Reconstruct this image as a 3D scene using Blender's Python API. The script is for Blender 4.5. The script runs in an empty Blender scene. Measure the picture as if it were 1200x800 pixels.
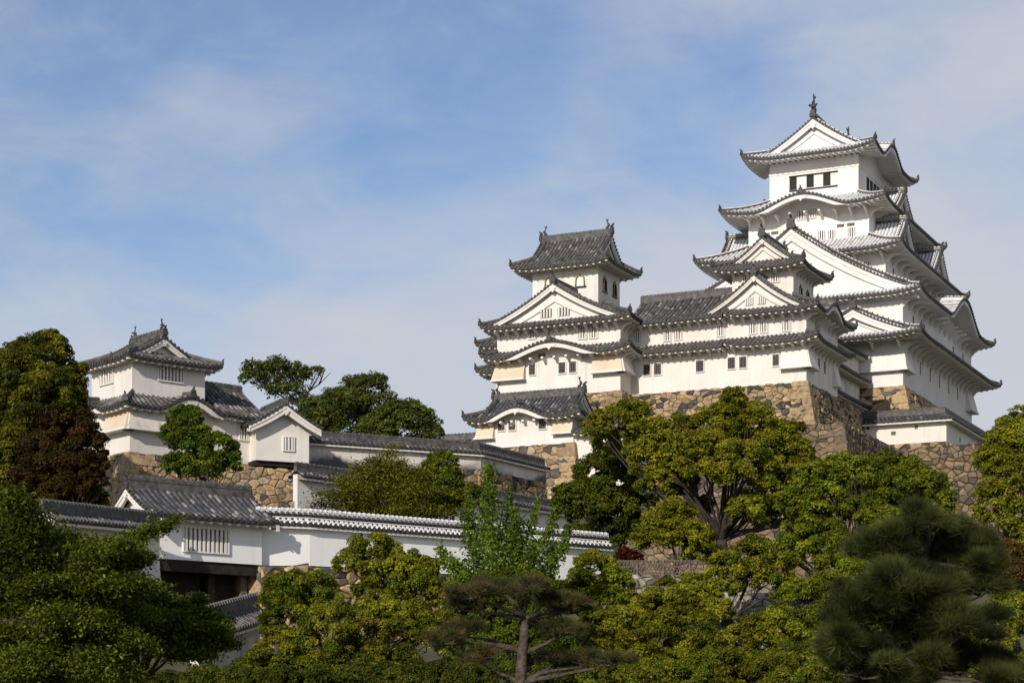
import bpy, math, random
import numpy as np
from mathutils import Vector, Matrix
R = math.radians
random.seed(11); rng = np.random.default_rng(5)
scene = bpy.context.scene
col = scene.collection

# ------------------------------------------------------------------ camera, sky, sun, exposure
FOC, HOR = 2400.0, 866.0            # focal length in photo pixels, row of the horizon (photo is 1200 x 800)
cd = bpy.data.cameras.new('camera'); cam = bpy.data.objects.new('camera', cd); col.objects.link(cam)
cam.location = (0, 0, 0); cam.rotation_euler = (R(90), 0, 0)
cd.sensor_width = 36; cd.lens = 36 * FOC / 1200; cd.shift_y = (HOR - 400) / 1200
cd.clip_start = 0.5; cd.clip_end = 20000
scene.camera = cam
SUN_AZ, SUN_EL = -26.5, 26.0        # azimuth from behind the camera (negative = left), elevation
sdir = Vector((math.sin(R(SUN_AZ)) * math.cos(R(SUN_EL)), -math.cos(R(SUN_AZ)) * math.cos(R(SUN_EL)), math.sin(R(SUN_EL))))
sl = bpy.data.lights.new('sun', 'SUN'); sl.energy = 4.1; sl.angle = R(0.5); sl.color = (1.0, 0.92, 0.82)
so = bpy.data.objects.new('sun', sl); col.objects.link(so)
so.rotation_euler = (-sdir).to_track_quat('-Z', 'Y').to_euler(); so.location = sdir * 300
w = bpy.data.worlds.new('World'); scene.world = w; w.use_nodes = True
nt = w.node_tree; N = nt.nodes; Lk = nt.links
bg = N['Background']; bg.inputs['Strength'].default_value = 0.138
sky = N.new('ShaderNodeTexSky'); sky.sky_type = 'NISHITA'; sky.sun_disc = False
sky.sun_elevation = R(SUN_EL); sky.sun_rotation = R(180 - SUN_AZ); sky.air_density = 1.0; sky.dust_density = 0.6; sky.ozone_density = 2.5
tc = N.new('ShaderNodeTexCoord')
def nmath(nodes, links, op, a, b=None, c=None, clamp=False):
    n = nodes.new('ShaderNodeMath'); n.operation = op; n.use_clamp = clamp
    for i, x in enumerate((a, b, c)):
        if x is None: continue
        if isinstance(x, (int, float)): n.inputs[i].default_value = x
        else: links.new(x, n.inputs[i])
    return n.outputs[0]
M_ = lambda op, a, b=None, c=None, clamp=False: nmath(N, Lk, op, a, b, c, clamp)
sx = N.new('ShaderNodeSeparateXYZ'); Lk.new(tc.outputs['Generated'], sx.inputs[0])
zz = M_('MAXIMUM', sx.outputs[2], 0.0)
den = M_('ADD', zz, 0.45)
cx = M_('DIVIDE', sx.outputs[0], den); cy = M_('DIVIDE', sx.outputs[1], den)
cb = N.new('ShaderNodeCombineXYZ'); Lk.new(cx, cb.inputs[0]); Lk.new(cy, cb.inputs[1])
mp = N.new('ShaderNodeMapping'); mp.inputs['Rotation'].default_value = (0, 0, R(-28)); mp.inputs['Scale'].default_value = (1.0, 1.35, 1.0)
mp.inputs['Location'].default_value = (1.7, 0.4, 0)
Lk.new(cb.outputs[0], mp.inputs[0])
n1 = N.new('ShaderNodeTexNoise'); n1.inputs['Scale'].default_value = 3.4; n1.inputs['Detail'].default_value = 8; n1.inputs['Roughness'].default_value = 0.56; n1.inputs['Distortion'].default_value = 0.35
Lk.new(mp.outputs[0], n1.inputs[0])
# more veil of cloud towards the right (east) and towards the horizon
east = M_('MULTIPLY_ADD', sx.outputs[0], 0.75, 0.04)
low = M_('SUBTRACT', 0.30, zz); low = M_('MULTIPLY', low, 1.75)
n9 = N.new('ShaderNodeTexNoise'); n9.inputs['Scale'].default_value = 9.0; n9.inputs['Detail'].default_value = 9; n9.inputs['Roughness'].default_value = 0.6; n9.inputs['Distortion'].default_value = 0.6
Lk.new(mp.outputs[0], n9.inputs[0])
cm = M_('ADD', n1.outputs[0], east); cm = M_('ADD', cm, M_('MULTIPLY_ADD', n9.outputs[0], 0.42, -0.21)); cm = M_('ADD', cm, low)
mr = N.new('ShaderNodeMapRange'); mr.interpolation_type = 'SMOOTHSTEP'
mr.inputs['From Min'].default_value = 0.20; mr.inputs['From Max'].default_value = 0.90; mr.inputs['To Max'].default_value = 0.93
Lk.new(cm, mr.inputs[0])
hsv = N.new('ShaderNodeHueSaturation'); hsv.inputs['Saturation'].default_value = 1.10; hsv.inputs['Value'].default_value = 0.86; hsv.inputs['Hue'].default_value = 0.507
Lk.new(sky.outputs[0], hsv.inputs['Color'])
mx = N.new('ShaderNodeMix'); mx.data_type = 'RGBA'
Lk.new(mr.outputs[0], mx.inputs[0]); Lk.new(hsv.outputs[0], mx.inputs[6]); mx.inputs[7].default_value = (4.25, 4.36, 4.72, 1)
Lk.new(mx.outputs[2], bg.inputs['Color'])
vs = scene.view_settings; vs.view_transform = 'Standard'; vs.look = 'None'; vs.gamma = 1; vs.exposure = 0; vs.use_curve_mapping = False
scene.render.engine = 'CYCLES'
scene.cycles.max_bounces = 5; scene.cycles.diffuse_bounces = 3; scene.cycles.transmission_bounces = 3; scene.cycles.transparent_max_bounces = 4

# ------------------------------------------------------------------ materials
MAT = {}
def material(name, c1, c2=None, scale=1.0, rough=0.8, bump=0.0, bscale=None, spec=0.3, attr=False, translucent=0.0, streak=None, detail=5, contrast=(0.35, 0.65)):
    m = bpy.data.materials.new(name); m.use_nodes = True; t = m.node_tree; n = t.nodes; l = t.links
    p = n['Principled BSDF']; p.inputs['Roughness'].default_value = rough; p.inputs['Specular IOR Level'].default_value = spec
    co = n.new('ShaderNodeNewGeometry')
    no = n.new('ShaderNodeTexNoise'); no.inputs['Scale'].default_value = scale; no.inputs['Detail'].default_value = detail
    l.new(co.outputs['Position'], no.inputs[0])
    r = n.new('ShaderNodeMapRange'); r.inputs['From Min'].default_value = contrast[0]; r.inputs['From Max'].default_value = contrast[1]; l.new(no.outputs[0], r.inputs[0])
    x = n.new('ShaderNodeMix'); x.data_type = 'RGBA'; l.new(r.outputs[0], x.inputs[0])
    if attr:
        a = n.new('ShaderNodeAttribute'); a.attribute_name = 'col'
        h = n.new('ShaderNodeHueSaturation'); h.inputs['Value'].default_value = 0.55; l.new(a.outputs['Color'], h.inputs['Color'])
        h2 = n.new('ShaderNodeHueSaturation'); h2.inputs['Value'].default_value = 1.2; l.new(a.outputs['Color'], h2.inputs['Color'])
        l.new(h.outputs[0], x.inputs[6]); l.new(h2.outputs[0], x.inputs[7])
    else:
        x.inputs[6].default_value = (*c1, 1); x.inputs[7].default_value = (*(c2 or c1), 1)
    out = x.outputs[2]
    if streak:   # vertical run-off stains and mould on plaster: (colour, amount)
        mpp = n.new('ShaderNodeMapping'); mpp.inputs['Scale'].default_value = (1.7, 1.7, 0.15); l.new(co.outputs['Position'], mpp.inputs[0])
        n2 = n.new('ShaderNodeTexNoise'); n2.inputs['Scale'].default_value = 0.8; n2.inputs['Detail'].default_value = 8; n2.inputs['Roughness'].default_value = 0.68; l.new(mpp.outputs[0], n2.inputs[0])
        r2 = n.new('ShaderNodeMapRange'); r2.inputs['From Min'].default_value = 0.52; r2.inputs['From Max'].default_value = 0.78; r2.inputs['To Max'].default_value = streak[1]; l.new(n2.outputs[0], r2.inputs[0])
        y = n.new('ShaderNodeMix'); y.data_type = 'RGBA'; l.new(r2.outputs[0], y.inputs[0]); l.new(out, y.inputs[6]); y.inputs[7].default_value = (*streak[0], 1); out = y.outputs[2]
    l.new(out, p.inputs['Base Color'])
    if bump:
        b = n.new('ShaderNodeBump'); b.inputs['Strength'].default_value = bump; b.inputs['Distance'].default_value = 0.1
        n3 = n.new('ShaderNodeTexNoise'); n3.inputs['Scale'].default_value = bscale or scale * 4; n3.inputs['Detail'].default_value = 4; l.new(co.outputs['Position'], n3.inputs[0])
        l.new(n3.outputs[0], b.inputs['Height']); l.new(b.outputs[0], p.inputs['Normal'])
    if translucent:
        tr = n.new('ShaderNodeBsdfTranslucent'); l.new(out, tr.inputs['Color'])
        ms = n.new('ShaderNodeMixShader'); ms.inputs[0].default_value = translucent
        l.new(p.outputs[0], ms.inputs[1]); l.new(tr.outputs[0], ms.inputs[2]); l.new(ms.outputs[0], n['Material Output'].inputs[0])
    MAT[name] = m; return m
material('plaster', (0.74, 0.70, 0.645), (0.67, 0.63, 0.57), 0.5, 0.85, 0.08, 3.0, 0.2, streak=((0.36, 0.335, 0.30), 0.55))
material('plaster_brightened', (0.87, 0.865, 0.85), (0.83, 0.82, 0.80), 0.35, 0.85, 0.05, 3.0, 0.2, streak=((0.52, 0.50, 0.46), 0.4))  # colour lightened to make up for the grazing sun on gatehouse and long wall
material('plaster_clean', (0.76, 0.735, 0.70), (0.70, 0.67, 0.63), 0.35, 0.85, 0.05, 3.0, 0.2, streak=((0.43, 0.41, 0.38), 0.5))
material('plaster_aged', (0.66, 0.61, 0.54), (0.54, 0.49, 0.42), 0.45, 0.9, 0.12, 3.0, 0.15, streak=((0.085, 0.08, 0.078), 0.95))
def mould():
    m = material('plaster_mould', (0.70, 0.65, 0.58), (0.60, 0.555, 0.49), 0.45, 0.9, 0.12, 3.0, 0.15, streak=((0.12, 0.11, 0.10), 0.7)); t = m.node_tree; n, l = t.nodes, t.links
    p = n['Principled BSDF']; src = p.inputs['Base Color'].links[0].from_socket
    g = n.new('ShaderNodeNewGeometry'); s = n.new('ShaderNodeSeparateXYZ'); l.new(g.outputs['Position'], s.inputs[0])
    no = n.new('ShaderNodeTexNoise'); no.inputs['Scale'].default_value = 0.16; no.inputs['Detail'].default_value = 7; no.inputs['Roughness'].default_value = 0.6; l.new(g.outputs['Position'], no.inputs[0])
    h = nmath(n, l, 'SUBTRACT', 23.9, s.outputs[2]); h = nmath(n, l, 'MULTIPLY', h, 0.45); q = nmath(n, l, 'ADD', h, nmath(n, l, 'MULTIPLY_ADD', no.outputs[0], 2.6, -1.25))
    r = n.new('ShaderNodeMapRange'); r.interpolation_type = 'SMOOTHSTEP'; r.inputs['From Min'].default_value = -0.05; r.inputs['From Max'].default_value = 0.35; r.inputs['To Max'].default_value = 0.9; l.new(q, r.inputs[0])
    x = n.new('ShaderNodeMix'); x.data_type = 'RGBA'; l.new(r.outputs[0], x.inputs[0]); l.new(src, x.inputs[6]); x.inputs[7].default_value = (0.055, 0.052, 0.052, 1); l.new(x.outputs[2], p.inputs['Base Color'])
mould()
material('plaster_ochre', (0.66, 0.57, 0.44), (0.58, 0.48, 0.35), 0.4, 0.9, 0.1, 3.0, 0.15)
material('white_pan', (0.26, 0.255, 0.25), (0.38, 0.37, 0.36), 1.5, 0.8)
material('white_rib', (0.80, 0.79, 0.77), (0.64, 0.63, 0.61), 2.2, 0.8)
material('grey_pan', (0.030, 0.028, 0.026), (0.07, 0.064, 0.058), 1.2, 0.65)
material('grey_rib', (0.085, 0.079, 0.073), (0.20, 0.182, 0.16), 2.2, 0.6, detail=7, contrast=(0.42, 0.72))
material('blue_pan', (0.024, 0.024, 0.026), (0.055, 0.054, 0.054), 1.2, 0.6)
material('blue_rib', (0.066, 0.067, 0.071), (0.16, 0.152, 0.145), 2.6, 0.55, detail=7, contrast=(0.45, 0.75))
material('tile_edge', (0.036, 0.033, 0.031), (0.075, 0.070, 0.066), 3, 0.55)
material('tile_ridge', (0.05, 0.047, 0.045), (0.13, 0.12, 0.112), 2.5, 0.6)
material('joint_plaster', (0.74, 0.73, 0.71), (0.60, 0.585, 0.56), 2.0, 0.85)
material('opening', (0.012, 0.011, 0.010), (0.02, 0.018, 0.016), 2, 0.7)
material('recess', (0.10, 0.088, 0.072), (0.16, 0.14, 0.12), 2, 0.9)
material('lattice_wood', (0.10, 0.085, 0.07), (0.16, 0.14, 0.12), 4, 0.8)
material('dark_wood', (0.014, 0.011, 0.009), (0.030, 0.024, 0.018), 2.5, 0.75, 0.2, 9)
material('old_wood', (0.10, 0.075, 0.055), (0.17, 0.13, 0.10), 2.5, 0.8, 0.2, 9)
material('black_lacquer', (0.012, 0.011, 0.010), None, 2, 0.4)
material('gilt', (0.55, 0.38, 0.12), None, 2, 0.35)
material('stone', (0, 0, 0), None, 2.3, 0.92, 0.55, 5.0, 0.15, attr=True, contrast=(0.25, 0.7))
material('stone_gap', (0.045, 0.036, 0.026), (0.085, 0.066, 0.045), 2.0, 0.95)
material('leaf', (0, 0, 0), None, 0.35, 0.62, 0, spec=0.10, attr=True, translucent=0.36, contrast=(0.3, 0.62))
material('needle', (0, 0, 0), None, 0.5, 0.6, 0, spec=0.2, attr=True, translucent=0.12)
material('bark', (0.026, 0.021, 0.017), (0.060, 0.048, 0.038), 3.0, 0.9, 0.7, 8)
material('pine_bark', (0.040, 0.030, 0.023), (0.10, 0.078, 0.060), 4.0, 0.9, 0.9, 9)
material('soil', (0.055, 0.060, 0.026), (0.11, 0.095, 0.050), 0.25, 0.95, 0.4, 2)
material('grass', (0.05, 0.085, 0.022), (0.10, 0.12, 0.04), 0.6, 0.9)

# ------------------------------------------------------------------ helpers
class MB:
    """collects faces with material slots, then links them as ONE mesh object"""
    def __init__(s): s.v = []; s.f = []; s.m = []
    def add(s, vs, fs, m=0):
        o = len(s.v); s.v.extend(vs); s.f.extend([tuple(i + o for i in f) for f in fs]); s.m.extend([m] * len(fs))
    def quad(s, a, b, c, d, m=0): s.add([a, b, c, d], [(0, 1, 2, 3)], m)
    def grid(s, P, m=0):
        n, k = len(P), len(P[0])
        s.add([p for r in P for p in r], [(i * k + j, i * k + j + 1, (i + 1) * k + j + 1, (i + 1) * k + j) for i in range(n - 1) for j in range(k - 1)], m)
    def box(s, x0, x1, y0, y1, z0, z1, m=0):
        s.hexa([(x0, y0, z0), (x1, y0, z0), (x1, y1, z0), (x0, y1, z0), (x0, y0, z1), (x1, y0, z1), (x1, y1, z1), (x0, y1, z1)], m)
    def hexa(s, p, m=0):
        s.add(p, [(0, 3, 2, 1), (4, 5, 6, 7), (0, 1, 5, 4), (1, 2, 6, 5), (2, 3, 7, 6), (3, 0, 4, 7)], m)
    def tube(s, path, r, n=6, m=0, cap=True):
        k = len(path); rs = r if isinstance(r, (list, tuple)) else [r] * k
        rings = []
        for i, p in enumerate(path):
            p = Vector(p); a = Vector(path[max(0, i - 1)]); b = Vector(path[min(k - 1, i + 1)])
            d = (b - a); d = d.normalized() if d.length > 1e-9 else Vector((0, 0, 1))
            ref = Vector((0, 0, 1)) if abs(d.z) < 0.95 else Vector((1, 0, 0))
            e1 = d.cross(ref).normalized(); e2 = e1.cross(d)
            rings.append([tuple(p + (e1 * math.cos(2 * math.pi * j / n) + e2 * math.sin(2 * math.pi * j / n)) * rs[i]) for j in range(n)])
        o = len(s.v)
        fs = [(i * n + j, i * n + (j + 1) % n, (i + 1) * n + (j + 1) % n, (i + 1) * n + j) for i in range(k - 1) for j in range(n)]
        if cap: fs += [tuple(range(n))[::-1], tuple(range((k - 1) * n, k * n))]
        s.add([q for rg in rings for q in rg], fs, m)
    def build(s, name, mats, parent=None, base=(0, 0, 0), smooth=False):
        me = bpy.data.meshes.new(name)
        bx, by, bz = base
        me.from_pydata([(x - bx, y - by, z - bz) for x, y, z in s.v], [], s.f)
        for mm in mats: me.materials.append(MAT[mm])
        me.polygons.foreach_set('material_index', s.m)
        if smooth: me.polygons.foreach_set('use_smooth', [True] * len(s.f))
        me.update()
        o = bpy.data.objects.new(name, me); col.objects.link(o)
        if parent is not None: o.parent = parent
        return o
def tag(o, label=None, cat=None, group=None, kind=None):
    if label: o['label'] = label
    if cat: o['category'] = cat
    if group: o['group'] = group
    if kind: o['kind'] = kind
    return o
def at(px, py, Y):                     # point seen at a photo pixel, Y metres in front of the camera
    return ((px - 600) / FOC * Y, Y, (HOR - py) / FOC * Y)

class Frame:
    """a building's own axes: u along its front (to the right), v away from the viewer"""
    def __init__(s, deg, X, Y):
        s.r = R(deg); s.X, s.Y = X, Y
        s.cu = (math.cos(s.r), -math.sin(s.r)); s.cv = (math.sin(s.r), math.cos(s.r))
    def world(s, u, v, z): return (s.X + u * s.cu[0] + v * s.cv[0], s.Y + u * s.cu[1] + v * s.cv[1], z)
    def on_v(s, px, py, v):            # (u, z) where the sight line through a pixel meets the plane v
        k = (px - 600) / FOC
        c = s.X * s.cv[0] + s.Y * s.cv[1] + v
        Y = c / (k * s.cv[0] + s.cv[1])
        return ((k * Y - s.X) * s.cu[0] + (Y - s.Y) * s.cu[1], (HOR - py) / FOC * Y)
    def on_u(s, px, py, u):
        k = (px - 600) / FOC
        c = s.X * s.cu[0] + s.Y * s.cu[1] + u
        Y = c / (k * s.cu[0] + s.cu[1])
        return ((k * Y - s.X) * s.cv[0] + (Y - s.Y) * s.cv[1], (HOR - py) / FOC * Y)
class Thing:
    def __init__(s, name, label, cat, fr, base, group=None):
        s.fr, s.base = fr, base
        s.o = bpy.data.objects.new(name, None); col.objects.link(s.o)
        s.o.empty_display_size = 0.5
        s.o.location = fr.world(*base); s.o.rotation_euler = (0, 0, -fr.r)
        tag(s.o, label, cat, group)
    def part(s, mb, name, mats, parent=None, smooth=False, label=None):
        p = mb.build(name, mats if isinstance(mats, (list, tuple)) else [mats], parent or s.o, s.base, smooth)
        if label: p['label'] = label
        return p
WORLD = Frame(0, 0, 0)

material('worn_white', (0.46, 0.45, 0.435), (0.58, 0.57, 0.55), 3, 0.8)
material('worn_tile', (0.20, 0.185, 0.165), (0.30, 0.28, 0.25), 3, 0.8)
material('dark_tile', (0.045, 0.042, 0.04), (0.08, 0.074, 0.07), 3, 0.5)
STYLE = {'white': ['white_pan', 'white_rib', 'tile_edge', 'plaster_clean', 'worn_white', 'white_rib'],
         'grey': ['grey_pan', 'grey_rib', 'tile_edge', 'plaster', 'worn_tile', 'dark_tile'],
         'blue': ['blue_pan', 'blue_rib', 'tile_edge', 'plaster', 'worn_tile', 'dark_tile']}
RIDGE = {'white': ['tile_ridge', 'joint_plaster'], 'grey': ['tile_ridge', 'grey_rib'], 'blue': ['tile_ridge', 'blue_rib']}

def mapper(side, O):
    x0, x1, y0, y1 = O
    return {'F': lambda a, d, z: (a, y0 + d, z), 'B': lambda a, d, z: (a, y1 - d, z),
            'L': lambda a, d, z: (x0 + d, a, z), 'R': lambda a, d, z: (x1 - d, a, z)}[side]
def span(side, O): return (O[0], O[1]) if side in 'FB' else (O[2], O[3])
NEXT = {'F': ('L', 'R'), 'B': ('L', 'R'), 'L': ('F', 'B'), 'R': ('F', 'B')}

def ribstrip(mb, pts, ax, r, m=1):
    """one row of round tiles: a half-round strip along pts, ax = unit vector across it"""
    prof = [(-r, 0.0), (-0.62 * r, 0.8 * r), (0.62 * r, 0.8 * r), (r, 0.0)]
    jx, jz = random.uniform(-.025, .025), random.uniform(-.02, .025)
    f0 = len(mb.f)
    mb.grid([[(p[0] + ax[0] * (a + jx), p[1] + ax[1] * (a + jx), p[2] + ax[2] * a + h + jz) for a, h in prof] for p in pts], m)
    if m == 1:                                      # single tiles with worn plaster joints, and newer darker ones
        for i in range(len(pts) - 1):
            u = random.random(); k = 4 if u < .13 else 5 if u < .26 else 1
            if k != 1:
                for j in range(3): mb.m[f0 + i * 3 + j] = k
def disc(mb, c, axis, r, ln, m=2, n=6):
    mb.tube([c, (c[0] + axis[0] * ln, c[1] + axis[1] * ln, c[2] + axis[2] * ln)], r, n, m)

def ornament(th, parent, p, ax, s=1.0, name='ridge_end_tile', style='grey'):
    """onigawara: shield-shaped end tile with a horn on top; ax = outward direction"""
    mb = MB(); ax = Vector((ax[0], ax[1], 0)).normalized(); sd = Vector((-ax.y, ax.x, 0)); p = Vector(p)
    prof = [(-.30, -.12), (-.34, .12), (-.22, .34), (-.26, .50), (-.10, .56), (0, .66), (.10, .56), (.26, .50), (.22, .34), (.34, .12), (.30, -.12)]
    n = len(prof)
    fr = [tuple(p + sd * a * s + ax * (.10 * s) + Vector((0, 0, h * s))) for a, h in prof]
    bk = [tuple(p + sd * a * s - ax * (.14 * s) + Vector((0, 0, h * s))) for a, h in prof]
    mb.add(fr + bk, [tuple(range(n)), tuple(range(2 * n - 1, n - 1, -1))] + [(i, (i + 1) % n, n + (i + 1) % n, n + i) for i in range(n)], 0)
    q = p + Vector((0, 0, .60 * s))
    mb.tube([tuple(q - ax * .1 * s), tuple(q + Vector((0, 0, .14 * s)) + ax * .05 * s), tuple(q + Vector((0, 0, .26 * s)) + ax * .22 * s)], [.12 * s, .11 * s, .06 * s], 5, 0)
    return th.part(mb, name, 'tile_edge', parent)

def shachi(th, parent, p, ax, s=1.0):
    """fish-shaped ridge finial: head on the ridge end, body bent up, forked tail; ax points outward"""
    mb = MB(); ax = Vector((ax[0], ax[1], 0)).normalized(); sd = Vector((-ax.y, ax.x, 0)); p = Vector(p)
    P = lambda a, h, b=0: tuple(p + ax * a * s + Vector((0, 0, h * s)) + sd * b * s)
    mb.tube([P(-.42, .10), P(-.26, .20), P(0, .32), P(.14, .55), P(.12, .85), P(-.02, 1.15), P(-.10, 1.40)], [.12 * s, .24 * s, .28 * s, .24 * s, .18 * s, .13 * s, .08 * s], 8, 0)
    for b0, a1, h1, b1 in ((0, -.42, 1.70, .10), (0, .12, 1.78, .02), (0, -.18, 1.92, -.06)):
        mb.tube([P(-.08, 1.34, b0), P((a1 - .08) / 2, (1.34 + h1) / 2, b1 * .6), P(a1, h1, b1)], [.07 * s, .10 * s, .03 * s], 5, 0)
    for b in (-1, 1):
        mb.add([P(.10, .45, .2 * b), P(.30, .62, .5 * b), P(.12, .85, .42 * b), P(.02, .78, .15 * b)], [(0, 1, 2, 3)], 0)
        mb.add([P(.26, .55, .04 * b), P(.46, .85, .03 * b), P(.30, .95, .03 * b), P(.22, 1.1, .03 * b), P(.12, .9, .04 * b)], [(0, 1, 2, 3, 4)], 0)
    mb.box(p.x - .2 * s, p.x + .2 * s, p.y - .2 * s, p.y + .2 * s, p.z - .3 * s, p.z + .12 * s, 0)
    return th.part(mb, 'fish_finial', 'tile_edge', parent)

def ridge(th, parent, a, b, style, wd=0.34, ht=0.5, name='ridge', sagmid=0.0):
    """stacked ridge tiles from a to b with a round cap and round ends along its sides"""
    mb = MB(); a, b = Vector(a), Vector(b); d = (b - a); L = d.length; d.normalize()
    s = Vector((-d.y, d.x, 0)).normalized(); up = Vector((0, 0, 1))
    k = max(2, int(L / 1.5)); pts = []
    for i in range(k + 1):
        t = i / k; pts.append(a + (b - a) * t - up * sagmid * 4 * t * (1 - t))
    for (w0, h0, h1, m) in ((wd, -.25, ht * .45, 0), (wd * .8, ht * .45, ht * .60, 1), (wd * .95, ht * .60, ht * .86, 0)):
        for i in range(k):
            p, q = pts[i], pts[i + 1]
            mb.hexa([tuple(p - s * w0 / 2 + up * h0), tuple(q - s * w0 / 2 + up * h0), tuple(q + s * w0 / 2 + up * h0), tuple(p + s * w0 / 2 + up * h0),
                     tuple(p - s * w0 / 2 + up * h1), tuple(q - s * w0 / 2 + up * h1), tuple(q + s * w0 / 2 + up * h1), tuple(p + s * w0 / 2 + up * h1)], m)
    mb.tube([tuple(p + up * ht * .9) for p in pts], wd * .34, 6, 1 if style == 'white' else 0)
    n = max(2, int(L / .42))
    for i in range(n):                              # joint collars on the cap
        p = a + (b - a) * ((i + .5) / n); t = (i + .5) / n; p = p - up * sagmid * 4 * t * (1 - t) + up * ht * .9
        mb.tube([tuple(p - d * .06), tuple(p + d * .06)], wd * .42, 6, 0 if style == 'white' else 1)
    return th.part(mb, name, RIDGE[style], parent)

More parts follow.
